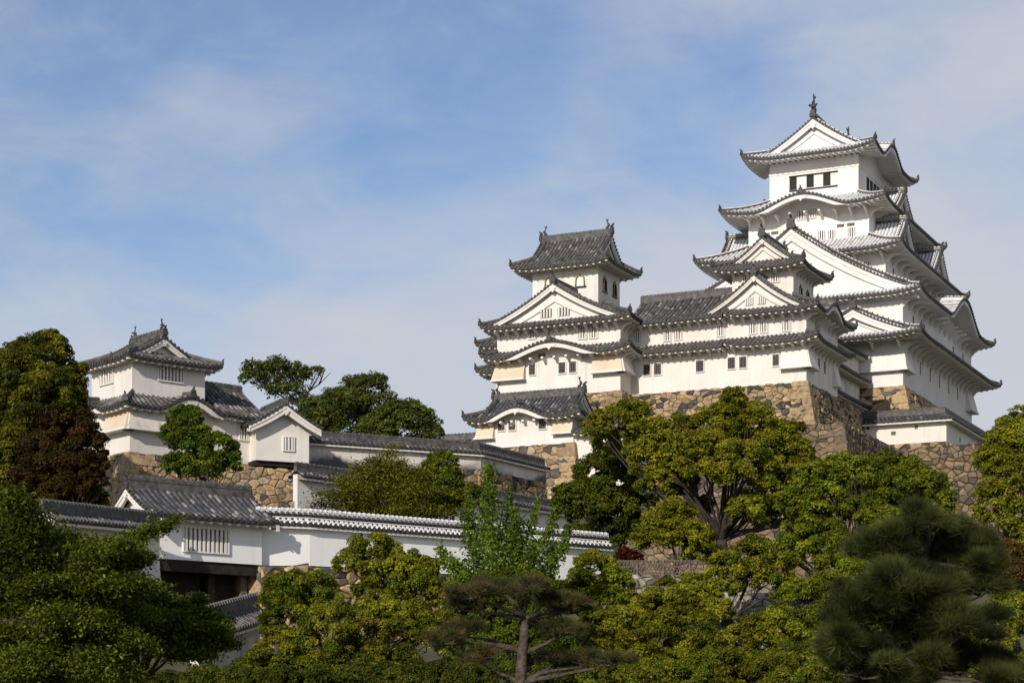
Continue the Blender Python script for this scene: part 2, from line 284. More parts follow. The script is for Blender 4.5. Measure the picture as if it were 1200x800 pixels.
class Roof:
    """tiled hip roof ring on rectangle O; profile shared by all sides, corners lifted, optional undulating (kara) bumps"""
    def __init__(s, O, D, ze, zt, c=.3, lift=.7, Lc=4.5, kara=None, tcap=1.0, tmax=None, verge=.5, wall=None, pitch=.45, r=.125, band=.2):
        s.O, s.D, s.ze, s.zt, s.c, s.lift, s.Lc = O, D, ze, zt, c, lift, Lc
        s.kara = kara or {}; s.tcap = tcap; s.tmax = tmax or {}; s.verge = verge; s.wall = wall or {}; s.pitch = pitch; s.r = r; s.band = band
        s.tl = 1.0 if tcap >= 1 else min(1, tcap * 1.6)
    def prof(s, t): return s.ze + (s.zt - s.ze) * ((1 - s.c) * t + s.c * t * t)
    def k(s, side, a):
        h = 0
        for (c, hw, hh) in s.kara.get(side, []):
            q = abs(a - c) / hw
            if q < 1: h = max(h, hh * (0.5 + 0.5 * math.cos(math.pi * q)) ** 0.85)
        return h
    def z(s, side, a, t, dc):
        z = s.prof(t) + s.lift * max(0, 1 - dc / s.Lc) ** 2 * max(0, 1 - t / s.tl) ** 1.3
        kk = s.k(side, a)
        if kk > 0.01:
            zb = s.ze + kk + .12 * t * s.D[side]
            e = .35 * min(1, kk / .3); dlt = zb - z            # soft maximum
            z = max(z, zb) if abs(dlt) >= e else max(z, zb) + (e - abs(dlt)) ** 2 / (4 * e) * .7
        return z
    def lim(s, side, t):
        a0, a1 = span(side, s.O); n0, n1 = NEXT[side]
        tc = min(t, s.tcap); vg = s.verge if t > s.tcap + 1e-6 else 0
        return a0 + tc * s.D[n0] - vg, a1 - tc * s.D[n1] + vg
    def side(s, mb, side):
        mp = mapper(side, s.O); D = s.D[side]; a0, a1 = span(side, s.O); n0, n1 = NEXT[side]; tm = s.tmax.get(side, 1.0)
        rat = s.tcap if s.tcap < 1 else 1
        def z(a, t):
            l, r_ = s.lim(side, min(t, s.tcap)); return s.z(side, a, t, max(0, min(a - l, r_ - a)))
        def P(a, t, dz=0): return mp(a, t * D, z(a, t) + dz)
        NS = max(12, int((a1 - a0) / .7))
        segs = [(0, min(tm, s.tcap))] + ([(s.tcap + 1e-5, tm)] if tm > s.tcap + 1e-4 else [])
        for t0, t1 in segs:
            G = []
            for j in range(7):
                t = t0 + (t1 - t0) * j / 6; l, r_ = s.lim(side, t)
                G.append([P(l + (r_ - l) * i / NS, t) for i in range(NS + 1)])
            mb.grid(G, 0)
        # rows of round tiles
        nr = max(2, int(round((a1 - a0) / s.pitch))); st = (a1 - a0) / nr
        ax = (1, 0, 0) if side in 'FB' else (0, 1, 0)
        out = mp(0, -1, 0); o0 = mp(0, 0, 0); ov = (out[0] - o0[0], out[1] - o0[1], 0)
        for i in range(nr):
            a = a0 + (i + .5) * st
            q0, q1 = a - a0, a1 - a
            te = tm
            if q0 < s.tcap * s.D[n0] - (s.verge if tm > s.tcap else 0): te = min(te, q0 / s.D[n0])
            if q1 < s.tcap * s.D[n1] - (s.verge if tm > s.tcap else 0): te = min(te, q1 / s.D[n1])
            te = min(te, tm)
            if te * D < .12: continue
            k = max(2, int(te * D / .5) + 1)
            ribstrip(mb, [P(a, te * j / k, .01) for j in range(k + 1)], ax, s.r)
            p = P(a, 0, .03); disc(mb, (p[0] - ov[0] * .05, p[1] - ov[1] * .05, p[2]), ov, s.r * 1.35, .12, 2)
        # dark tile edge, white eave board, soffit and rafters
        NE = max(24, int((a1 - a0) / .4)); A = [a0 + (a1 - a0) * i / NE for i in range(NE + 1)]
        E = lambda a, d, dz: mp(a, d, z(a, 0) + dz)
        mb.grid([[E(a, .0, .015) for a in A], [E(a, .0, -.19) for a in A], [E(a, .22, -.20) for a in A]], 2)
        bd = lambda a: .05 + .36 * min(1, s.k(side, a) / .4)
        ed = lambda a: .20 - .12 * min(1, s.k(side, a) / .4)
        mb.grid([[E(a, ed(a), -.18) for a in A], [E(a, ed(a), -.20 - bd(a)) for a in A], [E(a, .34, -.20 - bd(a)) for a in A], [E(a, .34, -.22) for a in A]], 3)
        Dw = s.wall.get(side)
        if Dw:
            W0, W1 = s.wall.get(n0, .3), s.wall.get(n1, .3)
            def S(a, dn):
                zo = z(a, 0) - .22; zi = s.ze - .22 + .10 * Dw + s.k(side, a)
                return mp(a, .1 + dn * (Dw - .1), zo * (1 - dn) + zi * dn)
            G = []
            for dn in (0, .35, .7, 1):
                l, r_ = a0 + dn * W0, a1 - dn * W1
                G.append([S(l + (r_ - l) * i / NS, dn) for i in range(NS + 1)])
            mb.grid(G, 3)
            for (c, hw_, hh) in s.kara.get(side, []):
                m_ = 16; T_ = [c - hw_ + 2 * hw_ * i / m_ for i in range(m_ + 1)]
                mb.grid([[mp(x, Dw - .015, s.ze - .6) for x in T_], [mp(x, Dw - .015, s.ze - .2 + .10 * Dw + s.k(side, x)) for x in T_]], 3)
            n = int((a1 - a0 - .6) / .66)
            for i in range(n + 1):
                a = a0 + .3 + (a1 - a0 - .6) * i / n
                de = 1.0
                if a - a0 < W0: de = min(de, (a - a0) / W0)
                if a1 - a < W1: de = min(de, (a1 - a) / W1)
                if de < .15: continue
                hw, dp = .11, .15
                if s.k(side, a) > .05: continue
                pts = [S(a, .05 + (de - .05) * j / 2) for j in range(3)]
                mb.grid([[(p[0] - ax[0] * hw, p[1] - ax[1] * hw, p[2] + .02), (p[0] - ax[0] * hw, p[1] - ax[1] * hw, p[2] - dp), (p[0] + ax[0] * hw, p[1] + ax[1] * hw, p[2] - dp), (p[0] + ax[0] * hw, p[1] + ax[1] * hw, p[2] + .02)] for p in pts], 3)
                p = pts[0]; mb.quad((p[0] - ax[0] * hw, p[1] - ax[1] * hw, p[2] + .02), (p[0] - ax[0] * hw, p[1] - ax[1] * hw, p[2] - dp), (p[0] + ax[0] * hw, p[1] + ax[1] * hw, p[2] - dp), (p[0] + ax[0] * hw, p[1] + ax[1] * hw, p[2] + .02), 3)
    def make(s, th, style, sides='FRBL', hips=True, name='roof', orn=1.0, karatop=True):
        mb = MB()
        for sd in sides: s.side(mb, sd)
        ro = th.part(mb, name, STYLE[style])
        if hips:
            for (f, l) in (('F', 'L'), ('F', 'R'), ('B', 'L'), ('B', 'R')):
                if f not in sides or l not in sides: continue
                x0, x1, y0, y1 = s.O; m2 = MB(); pts = []
                te = min(s.tcap, s.tmax.get(f, 1), 1)
                for j in range(9):
                    t = te * j / 8
                    x = x0 + t * s.D['L'] if l == 'L' else x1 - t * s.D['R']
                    y = y0 + t * s.D['F'] if f == 'F' else y1 - t * s.D['B']
                    pts.append((x, y, s.z(f, x, t, 0) + .12))
                m2.tube(pts, .17, 6, 0); m2.tube([(p[0], p[1], p[2] + .17) for p in pts], .09, 5, 1)
                th.part(m2, 'hip_ridge', RIDGE[style], ro)
                dx, dy = pts[0][0] - pts[2][0], pts[0][1] - pts[2][1]
                ornament(th, ro, (pts[0][0], pts[0][1], pts[0][2] + .02), (dx, dy), .72 * orn)
        if karatop:
            for sd, ks in s.kara.items():
                if sd not in sides: continue
                for (c, hw, hh) in ks:
                    mp = mapper(sd, s.O); zt = s.z(sd, c, 0, 9)
                    L = min(s.D[sd] * .9, hh / max(.2, (s.zt - s.ze) / s.D[sd] - .05))
                    a, b = mp(c, .05, zt + .08), mp(c, L, zt + .08 + .1 * L)
                    ridge(th, ro, a, b, style, .3, .32)
                    o = Vector(mp(c, -1, 0)) - Vector(mp(c, 0, 0)); ornament(th, ro, mp(c, .0, zt + .12), o, .85 * orn)
                    m3 = MB()                                        # white pendant board under the crown of the bump
                    pr = [(-.9, 0), (-.55, -.28), (-.25, -.26), (0, -.52), (.25, -.26), (.55, -.28), (.9, 0)]
                    f1 = [mp(c + x * hw * .17, .02, zt - .36 + y) for x, y in pr]; f2 = [mp(c + x * hw * .17, .2, zt - .36 + y) for x, y in pr]; n = len(pr)
                    m3.add(f1 + f2, [tuple(range(n)), tuple(range(2 * n - 1, n - 1, -1))] + [(i, (i + 1) % n, n + (i + 1) % n, n + i) for i in range(n)], 0)
                    th.part(m3, 'gable_pendant', STYLE[style][3], ro)
        return ro

def gable_face(th, parent, mp, ac, d, curve, style, bh=.5, wallback=.55, pend=1.0, hood=True, zfloor=None, wallmat=None, vents=False, bd=.22):
    """front of a triangular gable: bargeboards, plaster field, pendant. curve = [(offset, z)] from apex to foot"""
    pm = STYLE[style][3]
    for sg in (-1, 1):
        mb = MB(); G = []
        for i, (o, z) in enumerate(curve):
            f = 1.0 + .35 * (1 - i / (len(curve) - 1)); a = ac + sg * o
            G.append([mp(a, d + .30, z - .13), mp(a, d + .02, z - .13), mp(a, d + .02, z - .13 - bh * .42 * f), mp(a, d + .09, z - .13 - bh * .42 * f), mp(a, d + .09, z - .13 - bh * f), mp(a, d + .30, z - .13 - bh * f)])
        mb.grid(G, 0)
        o, z = curve[-1]; a = ac + sg * o; mb.quad(mp(a, d + .30, z - .13), mp(a, d + .02, z - .13), mp(a, d + .02, z - .13 - bh), mp(a, d + .30, z - .13 - bh), 0)
        th.part(mb, 'bargeboard', pm, parent)
    mb = MB()
    low = min(curve[-1][1] - bh, zfloor if zfloor is not None else 1e9)
    pts = [(-o, z - .3) for o, z in curve[::-1]] + [(o, z - .3) for o, z in curve[1:]]
    for i in range(len(pts) - 1):
        (x0, z0), (x1, z1) = pts[i], pts[i + 1]
        mb.quad(mp(ac + x0, d + wallback, low), mp(ac + x1, d + wallback, low), mp(ac + x1, d + wallback, z1), mp(ac + x0, d + wallback, z0), 0)
    H = curve[0][1] - curve[-1][1]; hw = curve[-1][0]
    if hood:                                                        # low inner arch moulding
        for sg in (-1, 1):
            G = []
            for j in range(7):
                q = j / 6; a = ac + sg * hw * .62 * q; z = curve[-1][1] - .1 + H * .56 * (1 - q) ** 1.2
                G.append([mp(a, d + wallback - .02, z + .12), mp(a, d + wallback - .16, z + .08), mp(a, d + wallback - .16, z - .10), mp(a, d + wallback - .02, z - .12)])
            mb.grid(G, 0)
    th.part(mb, 'gable_wall', wallmat or pm, parent)
    if vents:
        wv = hw * .13
        for sg in (-1, 1):
            mb = MB(); c = ac + sg * wv * 1.05; z0 = curve[-1][1] + H * .10; z1 = curve[-1][1] + H * .34
            mb.quad(mp(c - wv * .7, d + wallback - .03, z0), mp(c + wv * .7, d + wallback - .03, z0), mp(c + wv * .7, d + wallback - .03, z1), mp(c - wv * .7, d + wallback - .03, z1), 0)
            for j in range(4):
                x = c - wv * .7 + wv * 1.4 * (j + .5) / 4
                p = [mp(x - .07, d + wallback - .13, z0), mp(x + .07, d + wallback - .13, z0), mp(x + .07, d + wallback - .02, z0), mp(x - .07, d + wallback - .02, z0)]
                mb.hexa(p + [(q[0], q[1], z1) for q in p], 1)
            th.part(mb, 'gable_vent', ['recess', pm], parent)
    if pend:
        mb = MB(); zt = curve[0][1] - bh * 1.25; s = pend
        pr = [(0, .25), (.22, .1), (.5, .12), (.62, -.08), (.38, -.28), (.40, -.5), (.15, -.62), (0, -.85)]
        pr = pr + [(-x, y) for x, y in pr[-2:0:-1]]; n = len(pr)
        f1 = [mp(ac + x * s, d - .05, zt + y * s) for x, y in pr]; f2 = [mp(ac + x * s, d + .18, zt + y * s) for x, y in pr]
        mb.add(f1 + f2, [tuple(range(n)), tuple(range(2 * n - 1, n - 1, -1))] + [(i, (i + 1) % n, n + (i + 1) % n, n + i) for i in range(n)], 0)
        th.part(mb, 'gable_pendant', pm, parent)

def verge_tiles(mb, mp, ac, d, curve, sg, pitch=.42, r=.14, back=.3):
    """dark round tile ends and edge strip along one side of a gable front"""
    G = [[mp(ac + sg * o, d + back, z + .03), mp(ac + sg * o, d, z + .03), mp(ac + sg * o, d, z - .14), mp(ac + sg * o, d + .12, z - .15)] for o, z in curve]
    mb.grid(G, 2)
    o0 = Vector(mp(0, 0, 0)); ov = Vector(mp(0, -1, 0)) - o0
    acc = 0.2
    for i in range(len(curve) - 1):
        (x0, z0), (x1, z1) = curve[i], curve[i + 1]; L = math.hypot(x1 - x0, z1 - z0)
        while acc < L:
            t = acc / L; disc(mb, mp(ac + sg * (x0 + (x1 - x0) * t), d + .06, z0 + (z1 - z0) * t + .03), ov, r, .14, 2); acc += pitch
        acc -= L

def dormer(th, side, O, ac, d0, d1, hw, zb, zh, style, c=.36, bh=.5, pend=.8, orn=1.1, vents=False, wallback=.6, pitch=.42, kudari=True, kr=.12, name='gable', label=None, hood=True):
    """triangular gable (chidori-hafu) standing on a roof: ridge runs back from d0 to d1"""
    mp = mapper(side, O); n = 12
    cv = lambda q: zb + (zh - zb) * ((1 - c) * (1 - q) + c * (1 - q) ** 2)
    curve = [(hw * i / n, cv(i / n)) for i in range(n + 1)]
    mb = MB(); o0 = Vector(mp(0, 0, 0)); dv = Vector(mp(0, 1, 0)) - o0
    for sg in (-1, 1):
        mb.grid([[mp(ac + sg * o, d, z) for d in (d0, d0 + (d1 - d0) * .5, d1)] for o, z in curve], 0)
        k = max(2, int((d1 - d0) / pitch))
        for i in range(k):
            d = d0 + .30 + (d1 - d0 - .3) * (i + .5) / k
            ribstrip(mb, [mp(ac + sg * o, d, z + .01) for o, z in curve], dv, .125)
        verge_tiles(mb, mp, ac, d0, curve, sg)
        mb.grid([[mp(ac + sg * o, d0 + .05, z - .16), mp(ac + sg * o, d0 + wallback + .1, z - .16)] for o, z in curve], 3)
        o, z = curve[-1]                                          # closing strip at the foot
        mb.quad(mp(ac + sg * o, d0, z), mp(ac + sg * o, d1, z), mp(ac + sg * o, d1, z - .35), mp(ac + sg * o, d0, z - .35), 2)
    g = th.part(mb, name, STYLE[style], label=label)
    if kudari:
        for sg in (-1, 1):
            m2 = MB(); P = [mp(ac + sg * o, d0 + .62, z + kr) for o, z in curve[:-1]]
            m2.tube(P, .15, 6, 0); m2.tube([(p[0], p[1], p[2] + .15) for p in P], .09, 5, 1)
            L = 0
            for i in range(len(P) - 1):                          # collars give the dashed look of plastered joints
                a, b = Vector(P[i]), Vector(P[i + 1]); k = max(1, int((b - a).length / .42))
                for j in range(k):
                    q = a + (b - a) * ((j + .5) / k) + Vector((0, 0, .15)); dd = (b - a).normalized() * .07
                    m2.tube([tuple(q - dd), tuple(q + dd)], .13, 5, 0)
            th.part(m2, 'verge_ridge', RIDGE[style], g)
    gable_face(th, g, mp, ac, d0, curve, style, bh, wallback, pend, hood=hood, vents=vents, zfloor=zb - .8)
    ridge(th, g, mp(ac, d0 + .02, zh + .1), mp(ac, d1, zh + .1), style, .36, .45)
    ov = -dv; ornament(th, g, mp(ac, d0 - .02, zh + .15), ov, orn)
    return g

def irimoya(th, O, axis, ov, G, ze, zr, style, c=.34, lift=.8, Lc=4, kara=None, bh=.5, pend=.8, finial=1.2, orn=1.0, verge=.55, ends=(True, True), vents=False, pitch=.42, name='roof', hood=True, rht=.48):
    """hip-and-gable roof: ridge along axis ('x' or 'y'); G = distance from eave to gable plane; ov = eave overhang"""
    x0, x1, y0, y1 = O
    Dm = (y1 - y0) / 2 if axis == 'x' else (x1 - x0) / 2
    tg = G / Dm
    mains, ends_ = ('FB', 'LR') if axis == 'x' else ('LR', 'FB')
    D = {s: Dm for s in 'FRBL'}
    tm = {s: 1.0 for s in mains}; tm.update({s: tg for s in ends_})
    ovs = ov if isinstance(ov, dict) else {s: ov for s in 'FRBL'}
    rf = Roof(O, D, ze, zr, c, lift, Lc, kara, tcap=tg, tmax=tm, verge=verge, wall=ovs, pitch=pitch)
    ro = rf.make(th, style, orn=orn, name=name)
    xc, yc = (x0 + x1) / 2, (y0 + y1) / 2
    n = 10
    curve = [(Dm * (1 - tg) * i / n, rf.prof(1 - (1 - tg) * i / n)) for i in range(n + 1)]
    for sd in ends_:
        mp = mapper(sd, O); ac = yc if axis == 'x' else xc
        mb = MB()
        for sg in (-1, 1):
            verge_tiles(mb, mp, ac, G - verge, curve, sg)
        th.part(mb, 'verge_tiles', STYLE[style], ro)
        for sg in (-1, 1):
            m2 = MB(); P = [mp(ac + sg * o, G + .15, z + .12) for o, z in curve]
            m2.tube(P, .16, 6, 0); m2.tube([(p[0], p[1], p[2] + .16) for p in P], .09, 5, 1)
            for i in range(len(P) - 1):
                a, b = Vector(P[i]), Vector(P[i + 1]); k = max(1, int((b - a).length / .42))
                for j in range(k):
                    q = a + (b - a) * ((j + .5) / k) + Vector((0, 0, .16)); dd = (b - a).normalized() * .07
                    m2.tube([tuple(q - dd), tuple(q + dd)], .13, 5, 0)
            th.part(m2, 'verge_ridge', RIDGE[style], ro)
            o = Vector(P[-1]) - Vector(P[-3]); ornament(th, ro, (P[-1][0], P[-1][1], P[-1][2] + .05), (o.x, o.y), .62 * orn)
        gable_face(th, ro, mp, ac, G - verge, curve, style, bh, verge + .06, pend, zfloor=rf.prof(tg) - .3, vents=vents, hood=hood)
    zt = zr + .12
    if axis == 'x': a, b = (x0 + G - verge, yc, zt), (x1 - G + verge, yc, zt)
    else: a, b = (xc, y0 + G - verge, zt), (xc, y1 - G + verge, zt)
    ridge(th, ro, a, b, style, .42, rht)
    for p, q in ((a, b), (b, a)):
        d = Vector(p) - Vector(q); d.normalize()
        ornament(th, ro, (p[0] + d.x * .05, p[1] + d.y * .05, p[2] + .1), (d.x, d.y), 1.1 * orn)
        if finial: shachi(th, ro, (p[0] - d.x * .45, p[1] - d.y * .45, p[2] + rht + .02), (d.x, d.y), finial)
    return ro, rf

def wall(th, O, z0, z1, mat='plaster', name='wall', ledge=None, flare=0):
    mb = MB(); x0, x1, y0, y1 = O
    mb.box(x0, x1, y0, y1, z0, z1, 0)
    if ledge:
        for zl in ledge: mb.box(x0 - .07, x1 + .07, y0 - .07, y1 + .07, zl, zl + .22, 0)
    return th.part(mb, name, mat)

def window(th, side, O, a, z, w, h, kind='bars', n=None):
    """kind: bars = white barred window, dark = dark lattice window, slit = loophole, open = open shutter window, bell = cusped window"""
    mp = mapper(side, O); mb = MB(); X = lambda x0, x1, d0, d1, z0, z1, m, B: B.hexa([mp(a + x0, d0, z + z0), mp(a + x1, d0, z + z0), mp(a + x1, d1, z + z0), mp(a + x0, d1, z + z0), mp(a + x0, d0, z + z1), mp(a + x1, d0, z + z1), mp(a + x1, d1, z + z1), mp(a + x0, d1, z + z1)], m)
    if kind in ('bars', 'dark', 'bars_dark'):
        X(-w / 2, w / 2, -.015, .05, -h / 2, h / 2, 0, mb)
        wn = th.part(mb, 'window', {'bars': 'recess', 'dark': 'opening', 'bars_dark': 'opening'}[kind])
        f = MB(); e = .09
        for b in ((-w / 2 - e, w / 2 + e, h / 2, h / 2 + e), (-w / 2 - e, w / 2 + e, -h / 2 - e, -h / 2), (-w / 2 - e, -w / 2, -h / 2, h / 2), (w / 2, w / 2 + e, -h / 2, h / 2)): X(b[0], b[1], -.13, .04, b[2], b[3], 0, f)
        th.part(f, 'frame', 'plaster_clean', wn)
        g = MB(); n = n or max(3, int(w / .28)); bw = w / n * .5
        for i in range(n):
            x = -w / 2 + w * (i + .5) / n
            if kind == 'dark': X(x - .035, x + .035, -.07, -.016, -h / 2, h / 2, 0, g)
            else: X(x - bw / 2, x + bw / 2, -.11, -.016, -h / 2, h / 2, 0, g)
        if kind == 'dark':
            for i in range(4): zz_ = -h / 2 + h * (i + .5) / 4; X(-w / 2, w / 2, -.085, -.07, zz_ - .03, zz_ + .03, 0, g)
        th.part(g, 'lattice', 'lattice_wood' if kind == 'dark' else 'plaster_clean', wn)
    elif kind == 'slit':
        X(-w / 2, w / 2, -.02, .05, -h / 2, h / 2, 0, mb); wn = th.part(mb, 'loophole', 'recess')
    elif kind == 'open':
        X(-w / 2, w / 2, -.02, .05, -h / 2, h / 2, 0, mb); wn = th.part(mb, 'window', 'opening')
        f = MB(); X(-w / 2 - .05, -w / 2, -.07, .04, -h / 2, h / 2, 0, f); X(w / 2, w / 2 + .05, -.07, .04, -h / 2, h / 2, 0, f); th.part(f, 'frame', 'dark_wood', wn)
    elif kind == 'bell':
        pr = [(-.5, -.5), (-.46, -.1), (-.42, .2), (-.28, .36), (-.12, .40), (0, .5), (.12, .40), (.28, .36), (.42, .2), (.46, -.1), (.5, -.5)]
        f1 = [mp(a + x * w * .8, -.02, z + y * h * .84 - .03 * h) for x, y in pr]
        mb.add(f1, [tuple(range(len(pr)))], 0); wn = th.part(mb, 'window', 'plaster_clean' if n is None else 'opening')
        f = MB(); n2 = len(pr)
        A = [mp(a + x * w, -.12, z + y * h) for x, y in pr]; B = [mp(a + x * w * .76, -.12, z + y * h * .82 - .04 * h) for x, y in pr]; Cc = [mp(a + x * w, .02, z + y * h) for x, y in pr]; Dd = [mp(a + x * w * .76, .02, z + y * h * .82 - .04 * h) for x, y in pr]
        f.grid([Cc, A, B, Dd], 0)
        X(-w * .62, w * .62, -.16, .03, -h / 2 - .13, -h / 2, 0, f)
        g = f; o = Vector(mp(0, -1, 0)) - Vector(mp(0, 0, 0))
        for i in range(len(pr)):
            for t in (0, .5):
                j = min(i + 1, len(pr) - 1); x = (pr[i][0] * (1 - t) + pr[j][0] * t) * w * .88; y = (pr[i][1] * (1 - t) + pr[j][1] * t) * h * .92 - .02 * h
                disc(g, mp(a + x, -.11, z + y), o, .055, .04, 1, 5)
        th.part(g, 'frame', ['black_lacquer', 'gilt'], wn)
    return wn

def brackets(th, side, O, ov, zt, spacing, skip=(), parent=None, drop=1.0, out=1.5, a_from=None, a_to=None):
    """white struts that carry the eave, one object each"""
    mp = mapper(side, O); a0, a1 = span(side, O)
    a0 = a0 if a_from is None else a_from; a1 = a1 if a_to is None else a_to
    n = max(1, int(round((a1 - a0) / spacing)))
    for i in range(n + 1):
        a = a0 + .25 + (a1 - a0 - .5) * i / n; mb = MB(); hw = .13
        prof = [(0, -drop), (0, -drop * .55), (out * .45, -.22), (out, -.10), (out, .06), (0, 0.0)]
        prof = [(0, -drop), (out * .28, -drop * .52), (out * .6, -.26), (out, -.14), (out, .05), (0, .05)]
        f1 = [mp(a - hw, -d, zt + z) for d, z in prof]; f2 = [mp(a + hw, -d, zt + z) for d, z in prof]; k = len(prof)
        mb.add(f1 + f2, [tuple(range(k)), tuple(range(2 * k - 1, k - 1, -1))] + [(j, (j + 1) % k, k + (j + 1) % k, k + j) for j in range(k)], 0)
        th.part(mb, 'eave_bracket', 'plaster', parent)

def bay(th, side, O, a0, a1, z0, z1, out=.9, mat='plaster', e0=0, e1=0):
    """stone-drop bay: plaster box flaring outward to a ledge; e0/e1 = how far its foot wraps round a corner"""
    mp = mapper(side, O); mb = MB()
    T = [mp(a0, -.06, z1), mp(a1, -.06, z1), mp(a1, .3, z1), mp(a0, .3, z1)]
    B = [mp(a0 - e0, -out, z0), mp(a1 + e1, -out, z0), mp(a1 + e1, .3, z0), mp(a0 - e0, .3, z0)]
    mb.hexa(B + T, 0)
    b = th.part(mb, 'stone_drop_bay', mat)
    lg = MB(); q = [mp(a0 - e0 - .08, -out - .1, z0 - .16), mp(a1 + e1 + .08, -out - .1, z0 - .16), mp(a1 + e1 + .08, .3, z0 - .16), mp(a0 - e0 - .08, .3, z0 - .16)]
    lg.hexa(q + [(p[0], p[1], z0 - .004) for p in q], 0); th.part(lg, 'ledge', 'plaster_clean' if mat != 'plaster_dark' else 'plaster', b)
    return b

# ------------------------------------------------------------------ stone walls of separate fitted stones
PAL = {'ochre': [(.43, .30, .155), (.40, .285, .16), (.36, .26, .15), (.46, .34, .20), (.31, .23, .14), (.38, .30, .20), (.13, .115, .10)],
       'mixed': [(.40, .285, .155), (.35, .255, .145), (.30, .22, .13), (.42, .31, .175), (.09, .08, .07), (.07, .065, .06), (.30, .22, .13), (.26, .195, .12), (.36, .25, .125)],
       'grey': [(.19, .145, .092), (.15, .118, .080), (.235, .178, .112), (.205, .148, .086), (.10, .084, .064), (.25, .185, .112)],
       'pale': [(.30, .27, .21), (.25, .22, .17), (.20, .18, .14), (.34, .30, .23), (.14, .12, .09)]}
def clip(poly, nx, ny, c):
    out = []; n = len(poly)
    for i in range(n):
        p, q = poly[i], poly[(i + 1) % n]; dp = p[0] * nx + p[1] * ny - c; dq = q[0] * nx + q[1] * ny - c
        if dp <= 0: out.append(p)
        if dp * dq < 0: t = dp / (dp - dq); out.append((p[0] + (q[0] - p[0]) * t, p[1] + (q[1] - p[1]) * t))
    return out
